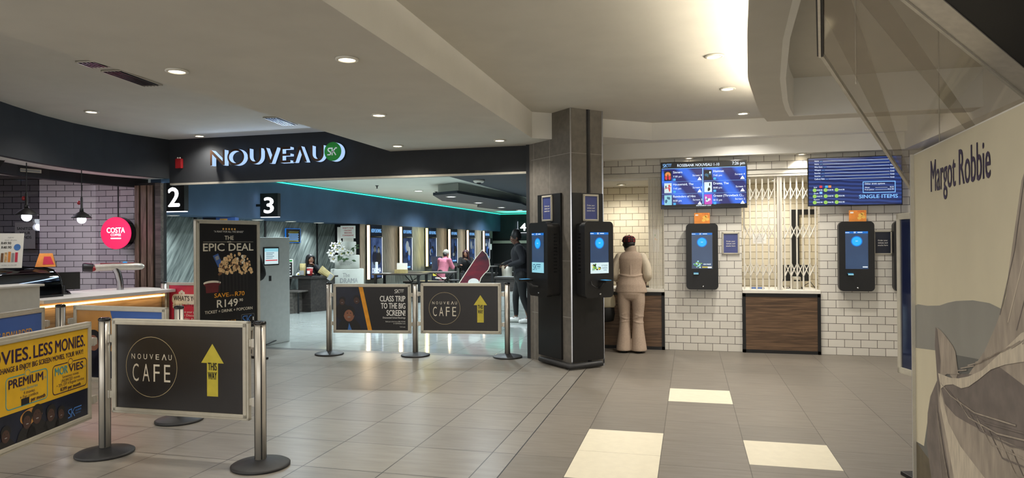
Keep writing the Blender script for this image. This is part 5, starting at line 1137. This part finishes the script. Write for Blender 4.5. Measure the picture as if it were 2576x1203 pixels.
t = thing('popcorn_bag', 'yellow popcorn bag lying tilted on the table edge', 'popcorn bag', (-8.13, 14.33, .84), .2); a = MB(); a.loft([(0, 0, 0, .07, .05), (0, 0, .22, .085, .06), (0, 0, .36, .10, .03)], M['bag_gold'], 12, False); a.xf(Matrix.Rotation(-.95, 4, 'Y') @ Matrix.Translation((0, 0, -.15))); a.build('bag', t); a = MB(); a.box(-.075, .075, -.066, -.055, .0, .09, M['ink_grey']); a.xf(Matrix.Rotation(-.95, 4, 'Y') @ Matrix.Translation((0, 0, -.15))); a.build('label_band', t)
mk('food_pack', 'crumpled white and yellow food pack on the black tray', 'food pack', lambda a: (a.loft([(0, 0, 0, .09, .06), (0, 0, .05, .08, .05), (0, 0, .085, .04, .02)], M['paper'], 9, False), a.box(-.03, .05, -.06, -.04, .03, .06, M['ink_yellow'])), (-8.68, 14.05, .811), .3)
mk('tissue_box', 'pale box with a raised lid on the long table', 'box', lambda a: (a.box(-.16, .16, -.08, .08, 0, .10, M['bag_gold']), a.box(-.15, .15, .06, .075, .10, .27, M['paper'])), (-7.45, 16.98, .75))
mk('sanitiser_bottle', 'small clear pump bottle on the long table below the first poster', 'bottle', lambda a: (a.lathe([(0, 0), (.07, 0), (.07, .03), (.035, .05), (.035, .30), (0, .31)], M['scr_white'], n=14),), (-8.10, 16.85, .75))
mk('paper_slip', 'white paper lying on the long table beside the pump bottle', 'paper', lambda a: a.box(-.12, .12, -.08, .08, 0, .008, M['paper']), (-7.85, 16.9, .75))
t = thing('promo_box', 'dark blue promotional box above the popcorn deal board', 'box', (-8.55, 11.15, 2.06-.16), .3)
a = MB(); a.box(-.30, .30, -.1, .1, 0, .155, M['print_blue']); a.rect(.02, .16, .03, .13, -.101, M['ink_gold']); a.rect(-.29, -.05, .01, .15, -.101, M['print_black']); a.build('box', t)
# wedding cake prop
t = thing('cake_prop', 'giant white three-tier cake prop with flowers and a message card', 'cake prop', (-8.20, 15.42, 0), .30)
for z0, z1, r in ((.03, .93, .40), (.93, 1.27, .30), (1.27, 1.60, .215)):
    a = MB(); a.lathe([(0, z0), (r-.01, z0), (r, z0+.01), (r, z1-.015), (r-.015, z1), (0, z1)], M['cake'], n=40); a.build('tier', t)
a = MB(); a.lathe([(0, 0), (.46, 0), (.46, .03), (0, .03)], M['cake'], n=36); a.build('base', t)
a = MB()
for i, s_ in enumerate(('Has your wedding day gone', 'sideways? Tell us your crazy', 'wedding story')):
    st = len(a.v); a.text(s_, 0, 1.10-i*.035, .018, M['ink_dark'], 0, w=(.34, .34, .25)[i])
    for k in range(st, len(a.v)): x, y, z = a.v[k]; th = x/.302; a.v[k] = (.302*math.sin(th), -.302*math.cos(th), z)
a.build('lettering', t); a = MB(); st = len(a.v); a.text('The', .05, .74, .10, M['ink_grey'], 0, w=.16); a.text('DRAMA', .12, .60, .11, M['ink_grey'], 0, w=.44, bold=.04)
for k in range(st, len(a.v)): x, y, z = a.v[k]; th = x/.403; a.v[k] = (.403*math.sin(th), -.403*math.cos(th), z)
a.build('lettering', t)
random.seed(11)
for k, (x, z, s_) in enumerate(((-.27, 1.50, .11), (-.12, 1.55, .10), (-.33, 1.32, .12), (-.18, 1.40, .11), (-.05, 1.42, .10), (-.28, 1.18, .12), (-.08, 1.30, .09), (.07, 1.33, .09), (.16, 1.32, .07))):
    a = MB(); y = -.26-.05*random.random()
    for p in range(6):
        an = p*PI/3+k; d = Vector((math.cos(an), -.45, math.sin(an))).normalized(); side = Vector((-math.sin(an), 0, math.cos(an)))
        c0 = Vector((x, y, z)); t1 = c0+d*s_; mid_ = c0+d*s_*.55
        a.add([c0, mid_+side*s_*.32, t1+Vector((0, .02, 0)), mid_-side*s_*.32, mid_+Vector((0, -.02, 0))], [(0, 4, 1), (1, 4, 2), (2, 4, 3), (3, 4, 0)], M['paper'], True)
    a.ball((x, y-.03, z), s_*.13, M['ink_yellow'], 8, 5); a.build('flower', t)
a = MB(); lf = mat('dark_green_leaf', (52, 78, 44), .5)
for k in range(16):
    an = random.uniform(0, 2*PI); x, z = random.uniform(-.3, .24), random.uniform(1.15, 1.5); L = .13; d = Vector((math.cos(an), -.2, math.sin(an))); sd = Vector((-math.sin(an), 0, math.cos(an)))*.028
    c0 = Vector((x, -.30, z)); a.add([c0, c0+d*L*.5+sd, c0+d*L, c0+d*L*.5-sd], [(0, 1, 2, 3)], lf)
tag(a.build('leaves', t), kind='stuff')
a = MB(); a.box(-.10, .16, -.03, -.02, 1.60, 1.70, M['white']); a.box(-.15, .21, -.045, -.03, 1.68, 1.99, M['paper']); a.box(-.24, -.15, .0, .01, 1.60, 1.96, M['white'])
for i, s_ in enumerate(("WHAT'S YOUR", 'CRAZIEST', 'WEDDING', 'CONFESSION?')): a.text(s_, .03, 1.915-i*.06, .036, M['ink_red'], -.046, w=(.27, .19, .19, .27)[i], bold=.03)
a.build('message_card', t)
# red promotional fin
t = thing('promo_fin', 'curved dark red promotional fin with a pale edge standing in the foyer', 'standee', (-4.62, 15.0, 0), .20)
fin = [(-.75, .0), (-.60, .45), (-.45, .68), (-.25, .98), (-.10, 1.2), (.04, 1.37), (.13, 1.29), (.19, 1.16), (.205, 1.03), (.165, .93), (.08, .85), (.0, .75), (-.03, .66), (-.06, .5), (-.08, .2), (-.10, 0)]
pr = mat('dark_red_swirl_print', (128, 22, 40), .35, var2=(52, 22, 40), scale=2.2, stretch=(1, 1, 2.5))
a = MB(); a.prism(fin, -.07, .07, pr, M['white']); a.build('body', t); a = MB(); a.flat(ell(-.16, .64, .13, .10, 20), -.0715, M['paper']); a.outline(fin, .018, -.0708, M['ink_cream']); a.build('edge_print', t)
t = thing('aframe_board', 'narrow dark blue leaning board behind the person in pink', 'floor board', (-7.86, 20.75, 0), .5)
a = MB(); a.add([(-.17, -.2, 0), (.17, -.2, 0), (.17, .0, 1.12), (-.17, .0, 1.12)]+[(-.17, -.17, 0), (.17, -.17, 0), (.17, .03, 1.12), (-.17, .03, 1.12)], [(0, 1, 2, 3), (7, 6, 5, 4), (0, 4, 5, 1), (1, 5, 6, 2), (2, 6, 7, 3), (3, 7, 4, 0)], M['print_navy']); a.add([(-.15, -.114, .5), (.15, -.114, .5), (.15, -.096, .6), (-.15, -.096, .6)], [(0, 1, 2, 3)], M['ink_yellow']); a.build('board', t); a = MB(); a.box(-.15, .15, .15, .18, 0, .5, M['black_soft']); a.tube([(0, .0, .9), (0, .17, .3)], .015, M['black_soft']); a.build('prop_leg', t)
t = thing('waste_bin', 'grey round waste bin near the far foyer doors', 'bin', (-6.35, 23.8, 0)); a = MB(); a.lathe([(0, 0), (.16, 0), (.20, .75), (.19, .76), (0, .76)], M['alu'], n=20); a.build('body', t); a = MB(); a.lathe([(.21, .74), (.21, .80), (.1, .86), (0, .86)], M['black_soft'], n=20); a.build('lid', t)
# ------------------------------------------------------------------ people
def sk(name, rgb): return mat(name, rgb, .55, var=.06, scale=12)
SKIN_D = sk('brown_skin', (98, 66, 50)); SKIN_M = sk('warm_brown_skin', (132, 90, 68))
HAIR = mat('black_hair', (16, 14, 14), .5, var=.3, scale=40, stretch=(8, 8, 1)); HAIR_RED = mat('dark_auburn_hair', (58, 26, 32), .5, var=.25, scale=30, stretch=(8, 8, 1))
EYE_W = mat('eye_white', (220, 216, 208), .3); EYE_B = mat('dark_iris', (20, 14, 12), .2); LIP = mat('lips', (120, 62, 58), .5)
def head_shape(a, c, yaw, pitch, m, s=1.):
    st = len(a.v)
    a.ball((0, .012, .032), (.076, .094, .088), m, 18, 12); a.ball((0, -.014, -.008), (.063, .080, .098), m, 18, 12); a.ball((0, -.036, -.078), (.044, .048, .040), m, 14, 9)
    a.tube([(0, -.090, .018), (0, -.104, -.010), (0, -.106, -.022)], [.008, .012, .012], m, 8); a.ball((0, -.094, -.026), (.019, .012, .009), m, 10, 6)
    a.ball((0, -.082, .034), (.05, .016, .012), m, 12, 6); a.ball((0, -.090, -.056), (.024, .010, .012), m, 10, 6)
    for sx in (-1, 1): a.ball((sx*.074, .012, -.008), (.012, .022, .034), m, 10, 7); a.ball((sx*.042, -.062, -.022), (.022, .02, .024), m, 10, 6)
    T_ = Matrix.Translation(c) @ Matrix.Rotation(yaw, 4, 'Z') @ Matrix.Rotation(pitch, 4, 'X') @ Matrix.Scale(s, 4)
    a.xf(T_, st); return T_
def face_parts(t, T_):
    for sx in (-1, 1):
        a = MB(); a.ball((sx*.030, -.083, .012), (.014, .008, .009), EYE_W, 10, 6); a.ball((sx*.030, -.090, .012), (.006, .003, .006), EYE_B, 8, 5); a.box(sx*.030-.017, sx*.030+.017, -.094, -.086, .030, .035, HAIR); a.xf(T_); a.build('eye', t)
    a = MB(); a.ball((0, -.099, -.052), (.022, .006, .006), LIP, 12, 6); a.ball((0, -.098, -.060), (.018, .006, .006), LIP, 12, 6); a.xf(T_); a.build('lips', t)
def hand_shape(a, wrist, d, nrm, m, curl=.6, s=1., thumb=1):
    """palm, four unequal bent fingers and a thumb from the palm's side"""
    w_ = Vector(wrist); d = Vector(d).normalized(); n = Vector(nrm); n = (n-d*n.dot(d)).normalized(); sd = d.cross(n)*thumb
    a.tube([w_-d*.01, w_+d*.03*s, w_+d*.075*s, w_+d*.088*s], [(.026*s, .018*s), (.036*s, .015*s), (.040*s, .014*s), (.036*s, .011*s)] if abs(n.z) > .5 else [.024*s, .03*s, .032*s, .027*s], m, 10)
    for i, L in enumerate((.068, .078, .072, .056)):
        p = w_+d*(.084-.004*abs(i-1.2))*s+sd*((1.5-i)*.0195)*s; ang = 0; q = p; path = [p-d*.012]
        for j, f_ in enumerate((.45, .32, .23)):
            ang += curl*(.55+.25*j); dd = d*math.cos(ang)-n*math.sin(ang); q = q+dd*L*f_*s; path.append(q)
        a.tube(path, [.0098*s, .0092*s, .0085*s, .0072*s], m, 8); a.ball(path[-1], .0072*s, m, 8, 5)
    p0 = w_+d*.022*s+sd*.026*s; p1 = p0+(d*.55+sd*.7-n*.25).normalized()*.036*s; p2 = p1+(d*.9+sd*.1-n*.3*curl).normalized()*.032*s
    a.tube([p0-sd*.012*s, p0, p1, p2], [.013*s, .0125*s, .011*s, .009*s], m, 8); a.ball(p2, .009*s, m, 8, 5)
def chain(a, pts, rad, m, n=14):
    P = [Vector(p) for p in pts]; out = []; R = []
    for i in range(len(P)-1):
        for k in range(4): out.append(P[i].lerp(P[i+1], k/4)); R.append(rad[i]+(rad[i+1]-rad[i])*k/4)
    out.append(P[-1]); R.append(rad[-1])
    # soften the joints a little
    for _ in range(1):
        out = [out[0]]+[(out[i-1]+out[i]*2+out[i+1])/4 for i in range(1, len(out)-1)]+[out[-1]]
    a.tube(out, R, m, n); a.ball(out[0], R[0], m, 12, 8); a.ball(out[-1], R[-1], m, 12, 8)
def figure(t, J, skin, vox=.008, face=True, headyaw=0., headpitch=0., curl=.6, hands=True, hs=1.):
    """one fused body surface: trunk, limbs, neck, head, hands"""
    a = MB(); pv, ch, nk, hd = J['pelvis'], J['chest'], J['neck'], J['head']
    chain(a, [pv, ((pv[0]+ch[0])/2, (pv[1]+ch[1])/2, (pv[2]+ch[2])/2), ch], [.112, .09, .10], skin); chain(a, [ch, nk], [.10, .062], skin); chain(a, [nk, (hd[0], hd[1]+.01*math.cos(headyaw), hd[2]-.05)], [.056, .05], skin)
    for k in (0, 1):
        chain(a, [ch, J['sh'][k]], [.08, .042], skin); chain(a, [J['sh'][k], J['el'][k], J['wr'][k]], [.042, .036, .027], skin)
        if J.get('hip'):
            chain(a, [pv, J['hip'][k]], [.10, .075], skin); chain(a, [J['hip'][k], J['kn'][k], J['an'][k]], [.072, .048, .036], skin)
            chain(a, [J['an'][k], J['toe'][k]], [.04, .03], skin)
        if hands:
            d = J['hd'][k] if J.get('hd') else Vector(J['wr'][k])-Vector(J['el'][k])
            hand_shape(a, J['wr'][k], d, J['hn'][k] if J.get('hn') else (0, 0, 1), skin, curl, hs, 1 if k == 0 else -1)
    T_ = head_shape(a, hd, headyaw, headpitch, skin)
    o = remesh(a.build('body', t), vox, 2)
    if face: face_parts(t, T_)
    return T_
def garment(t, name, fn, vox=.010, sm=3, label=None):
    a = MB(); fn(a); o = remesh(a.build(name, t), vox, sm)
    if label: o['label'] = label
    return o
# --- person in beige at the counter (seen from behind: local front is -y, turned to the counter)
BEIGE = mat('beige_wool', (180, 160, 142), .85, var=.07, scale=60, bump=.12); CREAM = mat('cream_knit', (214, 202, 180), .85, var=.05, scale=60, bump=.1)
t = thing('person', 'person in beige vest and flared trousers with a red plaid cap at the counter', 'person', (-.80, 9.73, 0), PI)
J = dict(pelvis=(0, 0, .90), chest=(0, .0, 1.24), neck=(.0, .0, 1.40), head=(.035, -.035, 1.515), sh=((.165, 0, 1.335), (-.165, 0, 1.335)), el=((.235, .0, 1.09), (-.225, -.03, 1.08)), wr=((.215, -.21, 1.00), (-.18, -.22, 1.0)),
         hip=((.09, 0, .86), (-.09, 0, .86)), kn=((.088, -.01, .47), (-.085, -.01, .47)), an=((.09, .03, .08), (-.09, .03, .08)), toe=((.11, -.12, .035), (-.11, -.12, .035)), hn=((0, 0, 1), (0, 0, 1)))
T_ = figure(t, J, SKIN_D, .007, True, .5, -.12)
def f_(a):
    a.loft([(0, 0, .835, .218, .155), (0, .005, .845, .222, .16), (0, .005, .95, .200, .150), (0, 0, 1.03, .172, .130), (0, 0, 1.10, .155, .118), (0, 0, 1.16, .158, .115), (0, 0, 1.25, .178, .118), (0, 0, 1.31, .188, .115), (0, 0, 1.35, .178, .100), (0, 0, 1.385, .13, .085), (0, 0, 1.41, .075, .07), (0, -.002, 1.475, .072, .07), (0, -.004, 1.49, .068, .066)], BEIGE, 28)
    for z in (.90, 1.075): a.tube([(.17*math.cos(i*PI/6-.2), .128*math.sin(i*PI/6-.2)+.002, z+.012*math.sin(i*1.3)) for i in range(8)], .008, BEIGE, 6)
    a.tube([(0, .105, 1.33), (.0, .118, 1.2), (0, .121, 1.09)], .005, BEIGE, 6)
garment(t, 'vest', f_, .008)
def f_(a):
    a.loft([(0, .004, .99, .160, .125), (0, .008, .90, .188, .148), (0, .012, .82, .192, .150), (0, .008, .76, .180, .130), (0, .0, .73, .16, .10)], BEIGE, 26)
    for s_ in (-1, 1):
        a.loft([(s_*.092, .008, .84, .098, .128), (s_*.098, .008, .70, .092, .112), (s_*.096, .0, .58, .080, .094), (s_*.092, .0, .46, .071, .080), (s_*.094, .008, .34, .078, .088), (s_*.098, .015, .2, .092, .102), (s_*.104, .02, .055, .108, .122), (s_*.104, .02, .03, .108, .122)], BEIGE, 24)
        for z, q in ((.66, .01), (.53, -.02), (.49, .02), (.43, -.015)): a.tube([(s_*.094+.075*math.cos(i*PI/5), .0+.09*math.sin(i*PI/5), z+q*math.cos(i*.8)*s_) for i in range(6)], .007, BEIGE, 6)
garment(t, 'trousers', f_, .008)
for s_ in (-1, 1):
    def f_(a):
        k = 0 if s_ > 0 else 1
        chain(a, [(s_*.158, 0, 1.335), (s_*.215, .005, 1.21), (J['el'][k][0], .0, 1.09), (J['el'][k][0]-.004*s_, -.05, 1.045), J['wr'][k]], [.058, .062, .066, .062, .036], CREAM)
    garment(t, 'sleeve', f_, .008)
    a = MB(); a.box(s_*.108-.045, s_*.108+.045, -.14, .085, 0, .05, M['black_soft'], .02); a.build('shoe', t)
def plaid():
    m, nt, b = base_mat('red_plaid'); tc = nt.nodes.new('ShaderNodeTexCoord'); res = None
    for ax, sc in (('X', 9), ('Z', 9), ('Y', 9)):
        wv = nt.nodes.new('ShaderNodeTexWave'); wv.bands_direction = ax; wv.inputs['Scale'].default_value = sc; nt.links.new(tc.outputs['Object'], wv.inputs['Vector'])
        if res is None: res = wv.outputs['Fac']
        else:
            mm = nt.nodes.new('ShaderNodeMath'); mm.operation = 'MULTIPLY'; nt.links.new(res, mm.inputs[0]); nt.links.new(wv.outputs['Fac'], mm.inputs[1]); res = mm.outputs[0]
    rp = nt.nodes.new('ShaderNodeValToRGB'); rp.color_ramp.elements[0].position = .05; rp.color_ramp.elements[1].position = .35
    rp.color_ramp.elements[0].color = (*lin((40, 18, 24)), 1); rp.color_ramp.elements[1].color = (*lin((160, 44, 44)), 1)
    nt.links.new(res, rp.inputs[0]); nt.links.new(rp.outputs[0], b.inputs['Base Color']); b.inputs['Roughness'].default_value = .85; return m
PL = plaid()
a = MB(); a.loft([(0, .01, .022, .086, .104), (0, .01, .05, .089, .107), (0, .012, .085, .083, .10), (0, .012, .110, .060, .075), (0, .012, .120, .015, .02)], PL, 24); a.tube([(-.06, -.085, .03), (-.03, -.135, .024), (.03, -.135, .024), (.06, -.085, .03)], .010, PL, 8); a.ball((0, .012, .122), .010, PL, 8, 5); a.xf(T_); tag(a.build('cap', t), 'red plaid flat cap')
a = MB(); a.loft([(0, .035, -.07, .058, .055), (0, .03, -.04, .074, .075), (0, .02, .0, .082, .094), (0, .016, .035, .083, .10)], HAIR, 20); a.xf(T_); a.build('hair', t)
o = mk('mobile_phone', 'dark phone held over the counter by the person in beige', 'phone', lambda a: a.box(-.04, .04, -.008, .008, -.02, .13, M['black_gloss'], .006), (-1.035, 10.02, 1.03), .5)
# --- person in dark jacket walking past the pillar
NAVY = mat('navy_cloth', (13, 14, 22), .8, var=.2, scale=30); LEG = mat('black_leggings', (8, 8, 11), .7, var=.2, scale=30)
t = thing('person', 'person in a dark jacket and leggings with white trainers beyond the pillar', 'person', (-3.16, 12.85, 0), -PI/2+.25)
J = dict(pelvis=(0, .02, .96), chest=(0, -.03, 1.34), neck=(0, -.05, 1.50), head=(0, -.09, 1.63), sh=((.175, -.02, 1.44), (-.175, -.02, 1.44)), el=((.25, .06, 1.19), (-.24, -.12, 1.18)), wr=((.12, -.20, 1.12), (-.10, -.30, 1.13)),
         hip=((.09, .02, .92), (-.09, .02, .92)), kn=((.10, .04, .50), (-.085, -.10, .51)), an=((.105, .16, .09), (-.10, -.09, .09)), toe=((.12, .02, .04), (-.11, -.23, .04)))
T_ = figure(t, J, SKIN_D, .008, True, .15, .12)
def f_(a):
    chain(a, [(0, .03, .93), (0, .01, 1.1), (0, -.03, 1.34)], [.165, .16, .16], NAVY, 20); chain(a, [(0, -.03, 1.34), (0, -.05, 1.49)], [.14, .072], NAVY, 18)
    for k, s_ in ((0, 1), (1, -1)):
        chain(a, [(0, -.03, 1.36), J['sh'][k]], [.12, .078], NAVY); chain(a, [J['sh'][k], J['el'][k], J['wr'][k]], [.076, .064, .044], NAVY)
garment(t, 'jacket', f_, .010)
def f_(a):
    chain(a, [(0, .02, 1.02), (0, .03, .90)], [.145, .165], LEG, 20)
    for k in (0, 1): chain(a, [J['hip'][k], J['kn'][k], (J['an'][k][0], J['an'][k][1], .16)], [.115, .068, .046], LEG)
garment(t, 'leggings', f_, .010)
TR = mat('white_trainer', (220, 220, 216), .5)
for k in (0, 1):
    a = MB(); p, q = Vector(J['an'][k]), Vector(J['toe'][k]); d = (q-p); d.z = 0; d.normalize()
    base = Vector((p.x, p.y, 0))
    chain(a, [tuple(base-d*.03+Vector((0, 0, .055))), tuple(base+d*.07+Vector((0, 0, .05))), tuple(base+d*.17+Vector((0, 0, .04)))], [.052, .05, .036], TR); a.tube([tuple(base+Vector((0, 0, .05))), tuple(base+Vector((0, 0, .11)))], .046, TR, 12)
    for i in range(len(a.v)):
        if a.v[i][2] < 0.003: a.v[i] = (a.v[i][0], a.v[i][1], .003)
    a.build('trainer', t)
a = MB(); a.loft([(0, .03, -.05, .06, .065), (0, .02, .0, .082, .098), (0, .016, .05, .084, .103), (0, .02, .10, .07, .09), (0, .03, .15, .055, .07), (0, .035, .18, .03, .04)], HAIR, 20); a.xf(T_); tag(a.build('hair', t), 'dark swept up hair')
mk('tray', 'pale tray carried by the person in the dark jacket', 'tray', lambda a: (a.box(-.14, .14, -.10, .10, 0, .012, M['white'], .004), a.box(-.15, .15, -.11, -.10, 0, .025, M['black_soft'])), (-3.52, 12.83, 1.115), .2)
# --- person in black mostly hidden behind the deal board
t = thing('person', 'person in black partly hidden between the popcorn deal board and the pale ticket machine', 'person', (-6.20, 8.55, 0), .62)
J = dict(pelvis=(0, 0, .92), chest=(0, 0, 1.26), neck=(0, 0, 1.42), head=(0, -.03, 1.54), sh=((.18, 0, 1.36), (-.18, 0, 1.36)), el=((.27, .02, 1.10), (-.26, .02, 1.10)), wr=((.14, -.19, 1.02), (-.12, -.20, 1.02)),
         hip=((.09, 0, .88), (-.09, 0, .88)), kn=((.09, -.01, .47), (-.09, -.01, .47)), an=((.09, .02, .08), (-.09, .02, .08)), toe=((.1, -.14, .035), (-.1, -.14, .035)))
T_ = figure(t, J, SKIN_M, .009, True)
def f_(a):
    chain(a, [(0, .0, .84), (0, 0, 1.0), (0, 0, 1.26)], [.17, .155, .16], M['black_cloth'], 18); chain(a, [(0, 0, 1.26), (0, 0, 1.40)], [.14, .07], M['black_cloth'])
    for k in (0, 1): chain(a, [(0, 0, 1.28), J['sh'][k]], [.11, .075], M['black_cloth']); chain(a, [J['sh'][k], J['el'][k], J['wr'][k]], [.072, .066, .042], M['black_cloth'])
garment(t, 'jacket', f_, .012)
def f_(a):
    chain(a, [(0, 0, .95), (0, 0, .86)], [.14, .155], LEG, 18)
    for k in (0, 1): chain(a, [J['hip'][k], J['kn'][k], (J['an'][k][0], .02, .1)], [.10, .075, .06], LEG)
garment(t, 'trousers', f_, .012)
for s_ in (-1, 1): a = MB(); a.box(s_*.095-.045, s_*.095+.045, -.17, .08, 0, .06, M['black_soft'], .02); a.build('shoe', t)
a = MB(); a.loft([(0, .03, -.06, .07, .07), (0, .02, .0, .083, .098), (0, .016, .05, .085, .103), (0, .02, .10, .065, .085), (0, .02, .125, .02, .03)], HAIR, 18); a.xf(T_); a.build('hair', t)
# --- seated people
def seated(label, loc, rz, skin, top, bottom, hairfn, headyaw=0., pitch=0., wr=None, el=None, lean=.0, hat=None, seat=.47, topname='jumper', vox=.011):
    t = thing('person', label, 'person', loc, rz); z = seat
    J = dict(pelvis=(0, 0, z+.09), chest=(0, -.06-lean, z+.43), neck=(0, -.08-lean*1.3, z+.58), head=(0, -.11-lean*1.5, z+.71), sh=((.17, -.06-lean, z+.52), (-.17, -.06-lean, z+.52)),
             el=el or ((.23, -.16-lean, z+.28), (-.23, -.16-lean, z+.28)), wr=wr or ((.12, -.38-lean, z+.32), (-.12, -.38-lean, z+.32)),
             hip=((.09, -.02, z+.075), (-.09, -.02, z+.075)), kn=((.11, -.42, z+.065), (-.11, -.42, z+.065)), an=((.11, -.38, .09), (-.11, -.38, .09)), toe=((.11, -.52, .04), (-.11, -.52, .04)))
    T_ = figure(t, J, skin, vox, True, headyaw, pitch)
    def f_(a):
        chain(a, [(0, .0, z+.06), (0, -.03-lean*.5, z+.25), J['chest']], [.165, .155, .165], top, 18); chain(a, [J['chest'], J['neck']], [.145, .075], top)
        for k in (0, 1): chain(a, [J['chest'], J['sh'][k]], [.115, .078], top); chain(a, [J['sh'][k], J['el'][k], J['wr'][k]], [.074, .064, .044], top)
    garment(t, topname, f_, .013)
    def f_(a):
        chain(a, [(0, 0, z+.14), (0, -.02, z+.09)], [.14, .15], bottom, 18)
        for k in (0, 1): chain(a, [J['hip'][k], J['kn'][k], (J['an'][k][0], J['an'][k][1], .10)], [.10, .075, .055], bottom)
    garment(t, 'trousers', f_, .013)
    for k in (0, 1): a = MB(); x = J['an'][k][0]; a.box(x-.045, x+.045, J['toe'][k][1]-.03, J['an'][k][1]+.06, 0, .07, M['black_soft'], .02); a.build('shoe', t)
    a = MB(); hairfn(a); a.xf(T_); a.build('hair', t)
    if hat: a = MB(); hat(a); a.xf(T_); a.build('beanie', t)
    return t
def long_hair(m):
    def f_(a):
        a.loft([(0, .045, -.30, .085, .045), (0, .045, -.20, .105, .06), (0, .04, -.08, .098, .075), (0, .03, .0, .092, .098), (0, .024, .05, .09, .105), (0, .024, .095, .07, .085), (0, .024, .125, .02, .03)], m, 20)
        for sx in (-1, 1): a.tube([(sx*.045, -.075, .085), (sx*.078, -.05, .04), (sx*.088, -.025, -.05), (sx*.095, -.02, -.18), (sx*.09, -.03, -.30)], [.02, .024, .026, .028, .014], m, 8)
    return f_
PINK = mat('dusty_pink_fleece', (190, 112, 130), .9, var=.1, scale=20, bump=.2); GREYB = mat('grey_knit', (150, 148, 138), .9, var=.1, scale=60, bump=.2)
seated('person in navy with long dark hair eating at the dark angular table', (-8.72, 14.47, 0), 1.05, SKIN_M, NAVY, LEG, long_hair(HAIR), -.1, .05, wr=((.03, -.24, 1.03), (-.20, -.42, .86)), el=((.22, -.20, .84), (-.25, -.18, .80)), topname='top')
def beanie(a): a.loft([(0, .012, .0, .086, .105), (0, .012, .03, .090, .109), (0, .014, .08, .082, .098), (0, .016, .125, .05, .06), (0, .016, .145, .01, .015)], GREYB, 20)
seated('person in a pink fleece and grey beanie seated with the back turned', (-7.34, 19.78, 0), PI-.2, SKIN_M, PINK, LEG, lambda a: a.loft([(0, .04, -.08, .06, .05), (0, .03, .0, .08, .09)], HAIR, 16), -.3, .2, lean=.10, hat=beanie, seat=.50, topname='fleece')
seated('person with long auburn hair in black facing the one in pink', (-6.98, 21.08, 0), .25, SKIN_M, M['black_cloth'], LEG, long_hair(HAIR_RED), -.25, .2, lean=.06, seat=.50, topname='top', wr=((.06, -.34, .98), (-.16, -.42, .84)))
